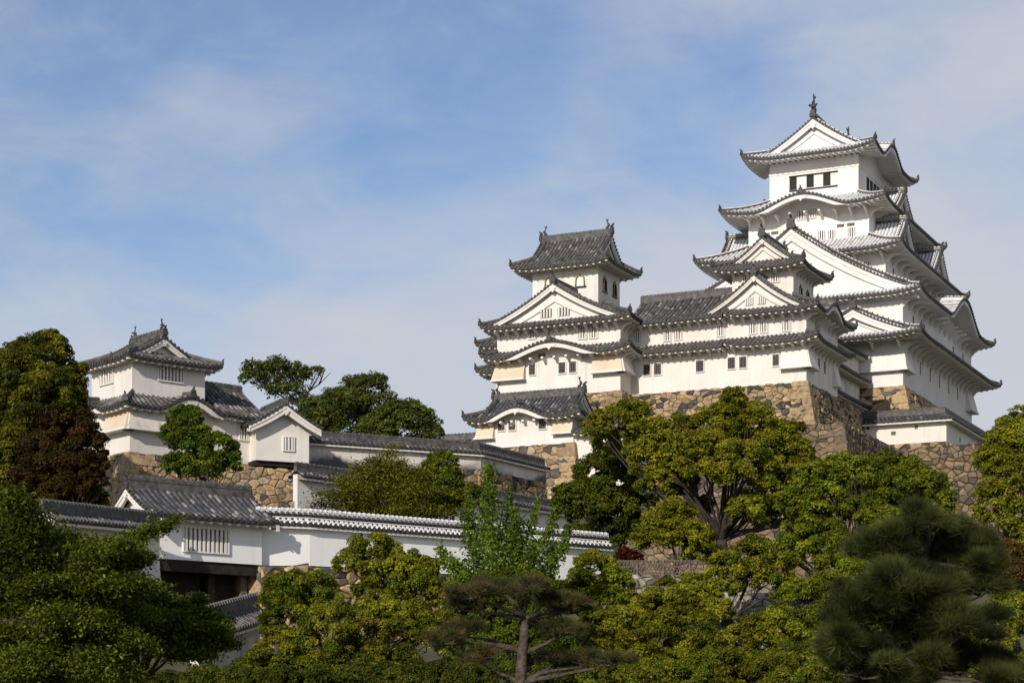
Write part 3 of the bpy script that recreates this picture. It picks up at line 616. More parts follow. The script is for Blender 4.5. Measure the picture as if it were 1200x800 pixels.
def stone_wall(name, label, quads, size=1.0, pal='ochre', asp=1.35, depth=.16, seed=1, quoin=1.0):
    """quads: [BL, BR, TR, TL] world corners per face; each face is filled with irregular fitted stones"""
    rs = random.Random(seed); V = []; F = []; MI = []; CO = []
    org = Vector(quads[0][0])
    def put(vs, fs, m, c):
        o = len(V); V.extend([tuple(Vector(v) - org) for v in vs]); F.extend([tuple(i + o for i in f) for f in fs]); MI.extend([m] * len(fs)); CO.extend([c] * len(vs))
    for q in quads:
        sz, pl = (q[4], q[5]) if len(q) > 4 else (size, pal)
        BL, BR, TR, TL = [Vector(p) for p in q[:4]]
        ex = (BR - BL).normalized(); nrm = ex.cross(TL - BL).normalized(); ey = nrm.cross(ex)
        f2 = lambda p: ((p - BL).dot(ex), (p - BL).dot(ey))
        poly0 = [f2(p) for p in (BL, BR, TR, TL)]
        W = max(p[0] for p in poly0); X0 = min(p[0] for p in poly0); H = max(p[1] for p in poly0); Y0 = min(p[1] for p in poly0)
        to3 = lambda x, y, h: BL + ex * x + ey * y + nrm * h
        put([to3(x, y, -.10) for x, y in poly0], [(0, 1, 2, 3)], 1, (.1, .1, .1, 1))
        gx, gy = sz * asp, sz; nx_, ny_ = max(1, int((W - X0) / gx)), max(1, int((H - Y0) / gy)); gx = (W - X0) / nx_; gy = (H - Y0) / ny_
        pts = {}
        for i in range(-2, nx_ + 2):
            for j in range(-2, ny_ + 2):
                pts[i, j] = (X0 + (i + .5 + (.5 if j % 2 else 0) + rs.uniform(-.72, .72)) * gx, Y0 + (j + .5 + rs.uniform(-.62, .62)) * gy)
        for i in range(-1, nx_ + 1):
            for j in range(0, ny_):
                cx_, cy_ = pts[i, j]; pg = poly0
                for di in (-2, -1, 0, 1, 2):
                    for dj in (-2, -1, 0, 1, 2):
                        if (di or dj) and (i + di, j + dj) in pts:
                            px_, py_ = pts[i + di, j + dj]; nx, ny = px_ - cx_, py_ - cy_
                            # anisotropic metric keeps stones wider than tall
                            nx2, ny2 = nx / asp ** 2, ny
                            c = (nx2 * (px_ + cx_) + ny2 * (py_ + cy_)) / 2
                            pg = clip(pg, nx2, ny2, c)
                            if len(pg) < 3: break
                    if len(pg) < 3: break
                if len(pg) < 3: continue
                mx_, my_ = sum(p[0] for p in pg) / len(pg), sum(p[1] for p in pg) / len(pg)
                h = depth * rs.uniform(.5, 1.15); b = rs.choice(PAL[pl]); kf = rs.uniform(.78, 1.18); c4 = (b[0] * kf, b[1] * kf, b[2] * kf, 1)
                tlt = (rs.uniform(-.16, .16), rs.uniform(-.16, .16))
                def ring(s, hh): return [to3(mx_ + (x - mx_) * s, my_ + (y - my_) * s, hh + ((x - mx_) * tlt[0] + (y - my_) * tlt[1]) * (1 if hh > 0 else 0)) for x, y in pg]
                n = len(pg); vs = ring(.965, -.08) + ring(.92, h * .5) + ring(rs.uniform(.55, .75), h) 
                fs = [(k, (k + 1) % n, n + (k + 1) % n, n + k) for k in range(n)] + [(n + k, n + (k + 1) % n, 2 * n + (k + 1) % n, 2 * n + k) for k in range(n)] + [tuple(range(2 * n, 3 * n))]
                put(vs, fs, 0, c4)
    for k in range(len(quads) - 1):                        # long squared corner blocks where two faces meet
        A, B = quads[k], quads[k + 1]
        if (Vector(A[1]) - Vector(B[0])).length > .05 or (Vector(A[2]) - Vector(B[3])).length > .05 or not quoin: continue
        e0, e1 = Vector(A[1]), Vector(A[2]); d1 = (Vector(A[0]) - e0).normalized(); d2 = (Vector(B[1]) - e0).normalized(); n1 = (-d1).cross(e1 - e0).normalized(); n2 = d2.cross(e1 - e0).normalized()
        if (d1 + d2).length > 1.9 or n1.cross(n2).z < .3: continue
        z, Lz, i = 0.0, (e1 - e0).length, 0
        while z < Lz - .2:
            h = min(rs.uniform(.55, .95) * quoin, Lz - z); p, q = e0 + (e1 - e0) * ((z + .015) / Lz), e0 + (e1 - e0) * ((z + h - .015) / Lz)
            L1, L2 = (rs.uniform(1.5, 2.3), rs.uniform(.7, 1.0)) if i % 2 else (rs.uniform(.7, 1.0), rs.uniform(1.5, 2.3)); L1 *= quoin; L2 *= quoin
            o = rs.uniform(.13, .19); b = rs.choice(PAL[A[5] if len(A) > 4 else pal][:3]); kf = rs.uniform(.85, 1.15); c4 = (b[0] * kf, b[1] * kf, b[2] * kf, 1)
            vs = []
            for pt in (p, q): vs += [pt + d1 * L1 + n1 * o, pt + (n1 + n2) * o * .75, pt + d2 * L2 + n2 * o, pt + d2 * L2 - n2 * .1, pt - (n1 + n2) * .1, pt + d1 * L1 - n1 * .1]
            put(vs, [(0, 1, 7, 6), (1, 2, 8, 7), (2, 3, 9, 8), (5, 0, 6, 11), (6, 7, 8, 9, 10, 11), (5, 4, 3, 2, 1, 0)], 0, c4); z += h; i += 1
    me = bpy.data.meshes.new(name); me.from_pydata(V, [], F)
    me.materials.append(MAT['stone']); me.materials.append(MAT['stone_gap']); me.polygons.foreach_set('material_index', MI)
    ca = me.color_attributes.new('col', 'FLOAT_COLOR', 'POINT'); ca.data.foreach_set('color', [x for c in CO for x in c])
    o = bpy.data.objects.new(name, me); col.objects.link(o); o.location = org
    return tag(o, label, 'stone wall')

# ------------------------------------------------------------------ plaster walls with a tiled coping
def roofed_wall(label, pts, zr, zbot, style='grey', wmat='plaster', thick=.5, half=.75, rise=.55, loops=(), name='roofed_wall', white=False, zs=None, pitch=.42):
    """polyline of (X, Y); zr = ridge height (or list), zbot = foot of the plaster"""
    P = [Vector((x, y, 0)) for x, y in pts]; n = len(P)
    Z = zr if isinstance(zr, (list, tuple)) else [zr] * n; ZB = zbot if isinstance(zbot, (list, tuple)) else [zbot] * n
    base = (P[0].x, P[0].y, ZB[0]); th = Thing(name, label, 'wall', WORLD, base)
    # offset direction at each node (mitred)
    nr = []
    for i in range(n):
        d = Vector((0, 0, 0))
        if i > 0: d += (P[i] - P[i - 1]).normalized()
        if i < n - 1: d += (P[i + 1] - P[i]).normalized()
        d.normalize(); s = Vector((d.y, -d.x, 0))
        if 0 < i < n - 1:
            e = (P[i] - P[i - 1]).normalized(); s = s / max(.5, s.dot(Vector((e.y, -e.x, 0))))
        nr.append(s)
    up = Vector((0, 0, 1)); mb = MB(); rb = MB(); rd = MB()
    def T(p): return (p.x, p.y, p.z)
    mats = ['blue_pan', 'joint_plaster', 'tile_edge', 'plaster_clean', 'joint_plaster', 'worn_white'] if white else STYLE[style]
    for i in range(n - 1):
        a, b = P[i], P[i + 1]; za, zb_ = Z[i], Z[i + 1]; na, nb = nr[i], nr[i + 1]
        q = [a + na * thick / 2, b + nb * thick / 2, b - nb * thick / 2, a - na * thick / 2]
        mb.hexa([T(q[0] + up * ZB[i]), T(q[1] + up * ZB[i + 1]), T(q[2] + up * ZB[i + 1]), T(q[3] + up * ZB[i])] + [T(q[0] + up * (za - .35)), T(q[1] + up * (zb_ - .35)), T(q[2] + up * (zb_ - .35)), T(q[3] + up * (za - .35))], 0)
        L = (b - a).length; k = max(2, int(L / pitch)); dirv = (b - a).normalized()
        for sg in (1, -1):
            R0 = lambda t: a + (b - a) * t + up * (za + (zb_ - za) * t)
            E0 = lambda t: R0(t) + (na + (nb - na) * t) * half * sg - up * rise
            M0 = lambda t: R0(t) + (na + (nb - na) * t) * half * .5 * sg - up * rise * .62
            ts = [j / 8 for j in range(9)]
            rb.grid([[T(R0(t)) for t in ts], [T(M0(t)) for t in ts], [T(E0(t)) for t in ts]], 0)
            rb.grid([[T(E0(t) + up * .01) for t in ts], [T(E0(t) - up * .14) for t in ts]], 2)
            N0 = lambda t: (na + (nb - na) * t) * sg
            rb.grid([[T(E0(t) - up * .14 - N0(t) * .05) for t in ts], [T(E0(t) - up * .30 - N0(t) * .05) for t in ts], [T(a + (b - a) * t + N0(t) * (thick / 2 - .02) + up * (za + (zb_ - za) * t - rise - .22)) for t in ts]], 3)
            for j in range(k):
                t = (j + .5) / k; ribstrip(rb, [T(R0(t) + up * .01), T(M0(t) + up * .01), T(E0(t) + up * .01)], dirv, .13 if white else .105)
                o = N0(t); e = E0(t) + up * .02 - o * .04; disc(rb, T(e), (o.x, o.y, 0), .14, .12, 2)
                if j % 2 == 0:
                    e = E0(t) - up * .20 - o * .16; rb.box(e.x - .06, e.x + .06, e.y - .06, e.y + .06, e.z - .14, e.z, 3)
                if white:                                    # plastered cross joints
                    for f in (.30, .66):
                        m_ = R0(t) + (E0(t) - R0(t)) * f + up * (.10 if f < .5 else .06); rb.tube([T(m_ - dirv * pitch * .5), T(m_ + dirv * pitch * .5)], .05, 4, 1)
        A, B = a + up * (za + .1), b + up * (zb_ + .1)
        for (w0, h0, h1, m) in ((.30, -.2, .12, 0), (.24, .12, .2, 1), (.28, .2, .34, 1 if white else 0)):
            rd.hexa([T(A - na * w0 / 2 + up * h0), T(B - nb * w0 / 2 + up * h0), T(B + nb * w0 / 2 + up * h0), T(A + na * w0 / 2 + up * h0), T(A - na * w0 / 2 + up * h1), T(B - nb * w0 / 2 + up * h1), T(B + nb * w0 / 2 + up * h1), T(A + na * w0 / 2 + up * h1)], m)
        rd.tube([T(A + up * .38), T(B + up * .38)], .13, 6, 1 if white else 0)
        for j in range(k):
            c = A + (B - A) * ((j + .5) / k) + up * .38; rd.tube([T(c - dirv * .05), T(c + dirv * .05)], .18, 6, 1)
            if white: rd.box(c.x - .08, c.x + .08, c.y - .3, c.y + .3, c.z - .30, c.z - .12, 0)
    th.part(mb, 'wall', wmat); r_ = th.part(rb, 'roof', mats); th.part(rd, 'ridge', ['tile_edge', 'joint_plaster'] if white else RIDGE[style], r_)
    for (t, seg, dz, w_, h_) in loops:                       # gun ports on the viewer's side
        a, b = P[seg], P[seg + 1]; c = a + (b - a) * t; d = (b - a).normalized(); s = Vector((d.y, -d.x, 0)); zc = ZB[seg] + (ZB[seg + 1] - ZB[seg]) * t + dz
        m2 = MB(); q = [c - d * w_ / 2 + s * (thick / 2 + .02), c + d * w_ / 2 + s * (thick / 2 + .02), c + d * w_ / 2 + s * (thick / 2 - .1), c - d * w_ / 2 + s * (thick / 2 - .1)]
        m2.hexa([T(p + up * (zc - h_ / 2)) for p in q] + [T(p + up * (zc + h_ / 2)) for p in q], 0); th.part(m2, 'loophole', 'recess')
    return th
# ------------------------------------------------------------------ ground: one sheet, flat in front, stepping up the castle hill
def sst(a, b, x): t = np.clip((x - a) / (b - a), 0, 1); return t * t * (3 - 2 * t)
def ground_z(X, Y):
    X = np.asarray(X, float); Y = np.asarray(Y, float)
    e = Y - 0.25 * np.clip(X, -60, 60) * 0 
    z = -1.6 + 7.5 * sst(95, 132, e) + 6.5 * sst(138, 158, e) + 5.5 * sst(158, 178, e) + 5.0 * sst(178, 200, e) + 6.0 * sst(203, 222, e) + 5.0 * sst(222, 240, e)
    zr_ = -1.6 + 6.5 * sst(95, 132, e) + 6.0 * sst(138, 150, e) + 20.0 * sst(196, 222, e) + 5.0 * sst(222, 240, e)
    k_ = sst(6, 16, X); z = z * (1 - k_) + zr_ * k_
    z = z - 22 * sst(270, 420, e) - 8 * sst(60, 160, np.abs(X - 10)) * sst(100, 200, e)
    return z
def build_ground():
    xs = np.concatenate([np.linspace(-6000, -220, 12), np.linspace(-200, 200, 101), np.linspace(220, 6000, 12)])
    ys = np.concatenate([np.linspace(-300, 40, 8), np.linspace(50, 300, 126), np.linspace(310, 9000, 22)])
    XX, YY = np.meshgrid(xs, ys); ZZ = ground_z(XX, YY)
    r2 = np.random.default_rng(3); ZZ = ZZ + np.where((YY > 60) & (YY < 300) & (np.abs(XX) < 200), r2.normal(0, .12, ZZ.shape), 0)
    mb = MB(); mb.grid([[(float(XX[i, j]), float(YY[i, j]), float(ZZ[i, j])) for j in range(len(xs))] for i in range(len(ys))], 0)
    o = mb.build('ground', ['soil'], smooth=True); o['kind'] = 'structure'
build_ground()
def gz(x, y): return float(ground_z(x, y))

# ------------------------------------------------------------------ the castle's own axes
CA = Frame(25.3, 38.328, 241.607)
CW = CA.world

# ---- main keep
K = Thing('castle_keep', 'tall white five-tiered main castle keep with pale plastered tile roofs', 'castle keep', CA, (0, 0, 38.2))
W1 = (-12.2, 12.2, -16.6, 16.6); W4 = (-9.4, 9.4, -13.3, 13.3); W5 = (-7.1, 7.0, -11.3, 11.3); W6 = (-5.9, 4.65, -7.3, 7.3)
wall(K, W1, 38.2, 43.2, 'plaster_clean')
W2 = (-12.15, 12.15, -16.5, 16.5); wall(K, W2, 43.2, 48.0, 'plaster_clean')
wall(K, W4, 48.0, 53.7, 'plaster_clean'); wall(K, W5, 53.7, 59.7, 'plaster_clean'); wall(K, W6, 59.7, 66.6, 'plaster_clean', ledge=(65.2,))
T5 = (-15.05, 15.05, -19.9, 19.9); T4 = (-14.65, 14.65, -18.3, 18.3); T3 = (-12.0, 12.0, -16.0, 16.0); T2 = (-9.6, 9.6, -14.05, 14.05); T1 = (-8.55, 7.25, -9.65, 9.65)
def gaps(O, I): return {'F': I[2] - O[2], 'B': O[3] - I[3], 'L': I[0] - O[0], 'R': O[1] - I[1]}
def skirt(th, O, I, Wl, ze, zt, style, **k):
    mk = {x: k.pop(x) for x in ('sides', 'name', 'orn', 'hips') if x in k}
    r = Roof(O, gaps(O, I), ze, zt, wall=gaps(O, Wl), **k); return r.make(th, style, **mk), r
skirt(K, T5, W2, W1, 43.25, 44.8, 'white', lift=.45, c=.2)
skirt(K, T4, W4, W2, 48.05, 50.9, 'white', lift=.5, kara={'R': [(3.0, 7.6, 3.0)], 'L': [(-3.0, 7.6, 3.0)]})
skirt(K, T3, W5, W4, 53.75, 56.2, 'white', lift=.45)
skirt(K, T2, W6, W5, 59.5, 62.2, 'white', lift=.5, kara={'F': [(-.1, 5.6, 1.55)]})
irimoya(K, T1, 'y', {'F': 2.35, 'B': 2.35, 'L': 2.65, 'R': 2.6}, 2.6, 66.7, 71.3, 'white', lift=.65, kara={'R': [(-1.6, 4.6, 1.9)], 'L': [(1.6, 4.6, 1.9)]}, finial=1.15, pend=.75, bh=.55, verge=.55, rht=.6)
dormer(K, 'F', T4, -.25, 1.25, 9.5, 14.3, 48.55, 56.5, 'white', c=.40, bh=.95, pend=0, orn=1.5, hood=False, wallback=.32, kr=.42, label='huge curved gable over the third tier')
dormer(K, 'F', T5, 7.2, 1.2, 4.5, 7.0, 43.7, 46.6, 'white', c=.4, bh=.6, pend=0, orn=1.2, kr=.38)
dormer(K, 'F', T5, -7.2, 1.2, 4.5, 7.0, 43.7, 46.6, 'white', c=.4, bh=.6, pend=0, orn=1.2, kr=.38)
for sd in 'RL':
    for c0 in (-8.4, 7.6): dormer(K, sd, T3, c0, 1.3, 6.5, 4.0, 54.6, 58.1, 'white', c=.35, bh=.5, pend=.4)
    dormer(K, sd, T2, -1.0, 1.1, 5.5, 4.3, 60.3, 63.3, 'white', c=.35, bh=.5, pend=.4)
brackets(K, 'R', W1, 2.85, 43.05, 2.05, drop=1.35, out=1.9)
brackets(K, 'F', W1, 3.3, 43.05, 3.0, drop=1.2, out=1.8)
brackets(K, 'R', W2, 2.5, 47.85, 2.4, drop=1.1, out=1.6)
brackets(K, 'R', W4, 2.6, 53.5, 2.6, drop=1.1, out=1.6); brackets(K, 'F', W4, 2.7, 53.5, 3.1, drop=.9, out=1.5)
brackets(K, 'F', W5, 2.7, 59.3, 1.75, drop=.9, out=1.5); brackets(K, 'R', W5, 2.6, 59.3, 2.8, drop=1.0, out=1.5)
# windows of the keep
for px, py in ((929.5, 215), (949.5, 212), (969, 210)):
    a, z = CA.on_v(px, py, W6[2]); window(K, 'F', W6, a, z, .75, 1.5, 'open')
mb = MB()
for (p0, p1, py0, py1) in ((925, 982, 207.6, 200.8), (925, 982, 224.5, 217.6)):
    a0, z0 = CA.on_v(p0, py0, W6[2]); a1, z1 = CA.on_v(p1, py1, W6[2]); mb.box(a0, a1, W6[2] - .14, W6[2] + .02, (z0 + z1) / 2 - .06, (z0 + z1) / 2 + .06, 0)
K.part(mb, 'window_rail', 'dark_wood')
for v_ in (-3.4, -1.9, -.4, 1.1, 2.6): window(K, 'R', W6, v_, 64.1, .8, 1.5, 'open')
for px, py in ((939, 252), (952, 250)): a, z = CA.on_v(px, py, W5[2]); window(K, 'F', W5, a, z, .85, 1.0, 'bars_dark', 3)
for px, py in ((963, 277), (975, 276), (998, 273)): a, z = CA.on_v(px, py, W5[2]); window(K, 'F', W5, a, z, .8, 1.15, 'bars_dark', 3)
for px, py in ((985, 264.5), (997, 263), (898, 275), (908, 273)): a, z = CA.on_v(px, py, W5[2]); window(K, 'F', W5, a, z, .85, .35, 'slit')
a, z = CA.on_v(1016, 311, W4[2]); window(K, 'F', W4, a, z, .9, .8, 'bars_dark', 4)
a, z = CA.on_v(957, 341, -17.05 + .7); window(K, 'F', (-14, 14, -16.45, 0), a, z - .1, .8, 1.7, 'bars_dark', 3)
for px, py in ((1010, 421), (1019, 421)): a, z = CA.on_v(px, py, W1[2]); window(K, 'F', W1, a, z, .9, 1.9, 'bars_dark', 3)
for v_ in (-9, -4.5, 0, 4.5, 9): window(K, 'R', W1, v_, 41.3, .35, 1.5, 'slit')
for v_ in (-12, -7, 7, 12): window(K, 'R', W2, v_, 46.0, .5, 1.1, 'slit')
window(K, 'R', W4, -10, 52, .5, 1.0, 'slit')
bay(K, 'F', W1, 6.6, 12.2, 40.0, 42.6, .55, 'plaster_clean', e1=.5); bay(K, 'R', W1, -16.6, -13.6, 40.0, 42.6, .55, 'plaster_clean', e0=.5)
bay(K, 'R', W1, 13.4, 16.6, 40.0, 42.6, .7, 'plaster_clean', e1=.4)

# ---- connecting passage between the keep and the near turret
Cn = Thing('connecting_passage', 'narrow white passage with small tiled eaves, squeezed between the small turret and main keep', 'passage', CA, (7, -24, 33.5))
wall(Cn, (1.5, 7.5, -30.9, -16.9), 33.2, 41.5)
for ze in (38.7, 35.85):
    O = (1.5, 8.85, -30.9, -17.0)
    Roof(O, {'F': .4, 'B': .4, 'L': .4, 'R': 1.35}, ze, ze + .75, lift=.1, wall={'R': 1.35}, c=.1).make(Cn, 'grey', sides='R', hips=False)
Roof((.6, 8.4, -30.9, -17.0), {'F': 3.9, 'B': 3.9, 'L': 3.9, 'R': 3.9}, 41.4, 44.0, lift=.1, tcap=0.02, verge=0, wall={'R': .9, 'L': .9}).make(Cn, 'grey', sides='LR', hips=False)
for v_, z in ((-27.5, 37.3), (-25.4, 37.3), (-22, 37.3), (-27.3, 34.3), (-25, 34.3)): window(Cn, 'R', (1.5, 7.5, -30.9, -16.9), v_, z, .75, 1.3, 'bars', 3)

# ---- gallery with the long roof
FV = -41.71
Ga = Thing('gallery', 'long white two-storey gallery with a straight grey tile roof, joining the two smaller turrets', 'gallery', CA, (-4.5, FV, 34.9))
GW = (-9.4, .5, FV, -34.6); wall(Ga, GW, 34.9, 42.2)
r_ = Roof((-9.6, 1.0, FV - 1.6, FV + 3), {'F': 1.65, 'B': 1, 'L': .01, 'R': .01}, 38.85, 39.75, lift=0, wall={'F': 1.6, 'L': .01, 'R': .01}, c=.1); r_.make(Ga, 'grey', sides='F', hips=False)
r_ = Roof((-9.6, 1.0, FV - 1.6, -33.2), {'F': 5.1, 'B': 5.0, 'L': .01, 'R': .01}, 41.85, 45.0, lift=0, wall={'F': 1.6, 'B': 1.4, 'L': .01, 'R': .01}, c=.25); r_.make(Ga, 'grey', sides='FB', hips=False)
ridge(Ga, None, (-9.6, FV + 3.5, 45.05), (1.0, FV + 3.5, 45.05), 'grey', .42, .55)
def wins(th, W, lst, side='F'):
    for px, py, w_, h_, kd in lst:
        if side == 'F': a, z = CA.on_v(px, py, W[2])
        else: a, z = CA.on_u(px, py, W[1])
        window(th, side, W, a, z, w_, h_, kd)
wins(Ga, GW, [(747.5, 396, .7, 1.0, 'bars'), (782.5, 393, .75, 1.05, 'bars'), (795, 391.5, .75, 1.05, 'bars'), (845, 387.5, .75, 1.0, 'bars'),
              (758.5, 433.5, .75, 1.1, 'dark'), (771, 432.5, .75, 1.1, 'dark'), (820.5, 429, .8, 1.1, 'dark')])
brackets(Ga, 'F', GW, 1.5, 41.65, 1.05, drop=.62, out=1.0); brackets(Ga, 'F', GW, 1.5, 38.75, 1.05, drop=.62, out=1.0)

# ---- near turret (right), in front of the keep
Nt = Thing('small_turret', 'white small turret with two stacked front gables, close in front of the main keep', 'turret', CA, (4.8, FV, 34.9), 'small turrets of the castle')
NW = (.5, 9.12, FV, -31.0); wall(Nt, NW, 34.9, 42.2)
NU = (.45, 6.85, -38.7, -31.9); wall(Nt, NU, 42.2, 47.2)
NE_ = (-1.0, 10.75, FV - 1.6, -30.0)
r_ = Roof(NE_, {'F': 1.65, 'B': 1.0, 'L': 1.6, 'R': 1.65}, 38.85, 39.75, lift=.5, Lc=3, wall={'F': 1.6, 'R': 1.62, 'B': 1, 'L': 1.5}, c=.1); 
rr = Roof((.9, 10.75, FV - 1.6, -30.0), {'F': 1.65, 'B': 1.0, 'L': .01, 'R': 1.65}, 38.85, 39.75, lift=.5, Lc=3, wall={'F': 1.6, 'R': 1.62, 'B': 1, 'L': .01}, c=.1); rr.make(Nt, 'grey', sides='FR')
O = (.9, 10.75, FV - 1.6, -29.6)
rr = Roof(O, {'F': 4.6, 'B': 2.3, 'L': .01, 'R': 3.9}, 41.9, 44.2, lift=.35, Lc=2.5, wall={'F': 1.6, 'R': 1.62, 'B': 1.4, 'L': .01}, c=.25, kara={'R': [(-37.0, 3.6, 1.3)]}); rr.make(Nt, 'grey', sides='FRB')
dormer(Nt, 'F', NE_, 4.0, .75, 5.2, 4.75, 42.5, 45.75, 'grey', c=.3, bh=.32, pend=.5, orn=.95, vents=True)
irimoya(Nt, (-1.1, 8.4, -40.3, -30.3), 'y', 1.55, 1.75, 47.0, 50.2, 'grey', lift=.35, Lc=2.5, finial=0, pend=.45, bh=.32, verge=.4, orn=1.1)
wins(Nt, NW, [(882.5, 384.5, .75, 1.05, 'bars'), (895.5, 383, .75, 1.05, 'bars'), (922, 381, .8, 1.1, 'bars'),
              (857.5, 425.5, .75, 1.1, 'dark'), (871, 424.5, .75, 1.1, 'dark'), (909.5, 422, .65, 1.1, 'dark')])
wins(Nt, NU, [(875.5, 328, .75, .85, 'bars'), (909, 325, .8, .85, 'bars')])
for v_, z in ((-36.4, 44.9), (-34.0, 44.9)): window(Nt, 'R', NU, v_, z, .9, 1.5, 'bell', 1)
window(Nt, 'R', NW, -37.5, 37.3, .5, 1.2, 'slit'); window(Nt, 'R', NW, -35.5, 37.3, .5, 1.2, 'slit'); window(Nt, 'R', NW, -38.5, 41.0, .5, .9, 'slit')
bay(Nt, 'F', NW, 6.6, 9.12, 36.4, 38.5, .6, 'plaster', e1=.45); bay(Nt, 'R', NW, FV, FV + 2.4, 36.4, 38.5, .6, 'plaster', e0=.45); bay(Nt, 'R', NW, -32.6, -31.0, 36.0, 38.0, .5, 'plaster')
brackets(Nt, 'F', NW, 1.5, 41.65, 1.05, drop=.62, out=1.0); brackets(Nt, 'F', NW, 1.5, 38.75, 1.05, drop=.62, out=1.0)
brackets(Nt, 'R', NW, 1.5, 38.75, 1.3, drop=.9, out=1.1); brackets(Nt, 'R', NW, 1.5, 41.65, 1.5, drop=.8, out=1.1)
brackets(Nt, 'F', NU, 1.2, 46.8, 1.5, drop=.6, out=.9); brackets(Nt, 'R', NU, 1.2, 46.8, 1.2, drop=.7, out=.9)

# ---- far turret (left) with the bell-shaped windows
TV = -44.71
Tt = Thing('small_turret', 'white turret with gold-studded bell-shaped top windows, at the left end of the long gallery', 'turret', CA, (-16.3, TV, 34.9), 'small turrets of the castle')
TW = (-22.95, -9.25, TV, -30.5); wall(Tt, TW, 34.9, 42.2)
TU = (-21.7, -14.2, -38.7, -32.8); wall(Tt, TU, 42.2, 49.6)
O = (-24.15, -7.55, TV - 1.65, -28.8)
rr = Roof(O, {'F': 1.7, 'B': 1.7, 'L': 1.25, 'R': 1.7}, 38.85, 39.8, lift=.55, Lc=3, wall={'F': 1.65, 'R': 1.65, 'B': 1.6, 'L': 1.2}, c=.1, kara={'F': [(-16.4, 5.6, 1.35)]}); rr.make(Tt, 'grey')
rr = Roof(O, {'F': 6.5, 'B': 3.5, 'L': 3.2, 'R': 5.5}, 42.0, 45.0, lift=.35, Lc=2.5, wall={'F': 1.65, 'R': 1.65, 'B': 1.6, 'L': 1.2}, c=.25); rr.make(Tt, 'grey')
dormer(Tt, 'F', O, -16.35, .85, 7.0, 7.3, 42.5, 46.25, 'grey', c=.34, bh=.40, pend=.62, orn=1.0, vents=True)
irimoya(Tt, (-23.5, -12.4, -40.4, -31.1), 'x', {'F': 1.7, 'B': 1.7, 'L': 1.8, 'R': 1.8}, 1.9, 49.3, 53.0, 'grey', lift=.35, Lc=2.5, finial=.6, pend=.4, bh=.4, verge=.4)
for px, py in ((644, 331), (680, 328)): a, z = CA.on_v(px, py, TU[2]); window(Tt, 'F', TU, a, z, 1.15, 1.35, 'bell')
for v_ in (-37.0, -34.3): window(Tt, 'R', TU, v_, 47.6, .95, 1.6, 'bell', 1)
wins(Tt, TW, [(624, 391, .75, 1.0, 'bars'), (683, 390, .85, 1.15, 'bars'), (696, 389, .85, 1.15, 'bars'),
              (624, 433, .7, 1.1, 'dark'), (659, 431, .75, 1.1, 'dark'), (671.5, 430, .75, 1.1, 'dark'), (635, 417, .8, .5, 'slit')])
bay(Tt, 'F', TW, -22.95, -19.7, 36.9, 39.0, .65, 'plaster_ochre', e0=.4); bay(Tt, 'F', TW, -12.2, -9.25, 36.9, 39.0, .65, 'plaster_ochre', e1=.45); bay(Tt, 'R', TW, TV, TV + 2.2, 36.9, 39.0, .65, 'plaster', e0=.45)
brackets(Tt, 'F', TW, 1.5, 41.7, 1.1, drop=.62, out=1.05); brackets(Tt, 'F', TW, 1.5, 38.75, 1.35, drop=.62, out=1.05); brackets(Tt, 'R', TW, 1.5, 41.7, 1.0, drop=.9, out=1.1, a_to=-40.5); brackets(Tt, 'R', TW, 1.5, 38.75, 1.0, drop=.9, out=1.1, a_to=-40.5)
# ---- part of a further building whose eaves peep out on the left
Bk = Thing('rear_turret', 'rear turret whose two grey eave tips peep out left of the bell-windowed turret', 'turret', CA, (-24, -27, 32))
ut, zt1 = CA.on_v(557, 434, -34.0); _, zt2 = CA.on_v(559, 403, -34.0)
BW = (ut + 1.7, ut + 11, -32.3, -22); wall(Bk, BW, 32, zt2 + 2.5)
BO = (ut, ut + 12.7, -34.0, -20.3)
for z_ in (zt1, zt2):
    rr = Roof(BO, gaps(BO, BW), z_ - .3, z_ + .75, lift=.35, Lc=2.5, wall=gaps(BO, BW), c=.1); rr.make(Bk, 'grey')
# ---- lower turret in front with the wavy eave
WV = -52.0
Wg = Thing('low_turret', 'low white turret with a wavy front eave over dark lattice windows, below the bell-window turret', 'turret', CA, (-16.3, WV, 28.9))
WW = (-21.4, -11.2, WV, -46.2); wall(Wg, WW, 28.85, 32.0)
O = (-22.6, -9.9, WV - 1.3, -44.9)
irimoya(Wg, O, 'x', {'F': 1.3, 'B': 1.3, 'L': 1.2, 'R': 1.3}, 1.7, 31.5, 34.1, 'blue', lift=.35, Lc=2.2, finial=.6, pend=.35, bh=.35, verge=.3, kara={'F': [(-16.9, 3.7, 1.15)]}, c=.3)
wins(Wg, WW, [(588, 498.5, .75, 1.0, 'dark'), (600.5, 498, .75, 1.0, 'dark'), (636, 496, .8, 1.05, 'dark')])
bay(Wg, 'F', WW, -21.4, -19.7, 29.9, 31.4, .55, 'plaster_ochre', e0=.3); bay(Wg, 'F', WW, -13.3, -11.2, 29.9, 31.4, .55, 'plaster_ochre', e1=.05)
brackets(Wg, 'F', WW, 1.2, 31.3, 1.3, drop=.5, out=.8)
An = Thing('gate_annexe', 'plain white annexe with a small grey tile roof, adjoining the low turret on its right', 'annexe', CA, (-8.5, WV + .2, 25.5))
AW = (-11.2, -5.0, WV + .25, -46.5); wall(An, AW, 21.5, 30.2)
rr = Roof((-11.15, -4.0, WV - .8, -45.5), {'F': 3.4, 'B': 3.4, 'L': .01, 'R': 3.4}, 29.7, 31.4, lift=.25, Lc=2, wall={'F': 1.05, 'R': 1, 'B': 1, 'L': .01}, c=.2); rr.make(An, 'blue', sides='FRB')

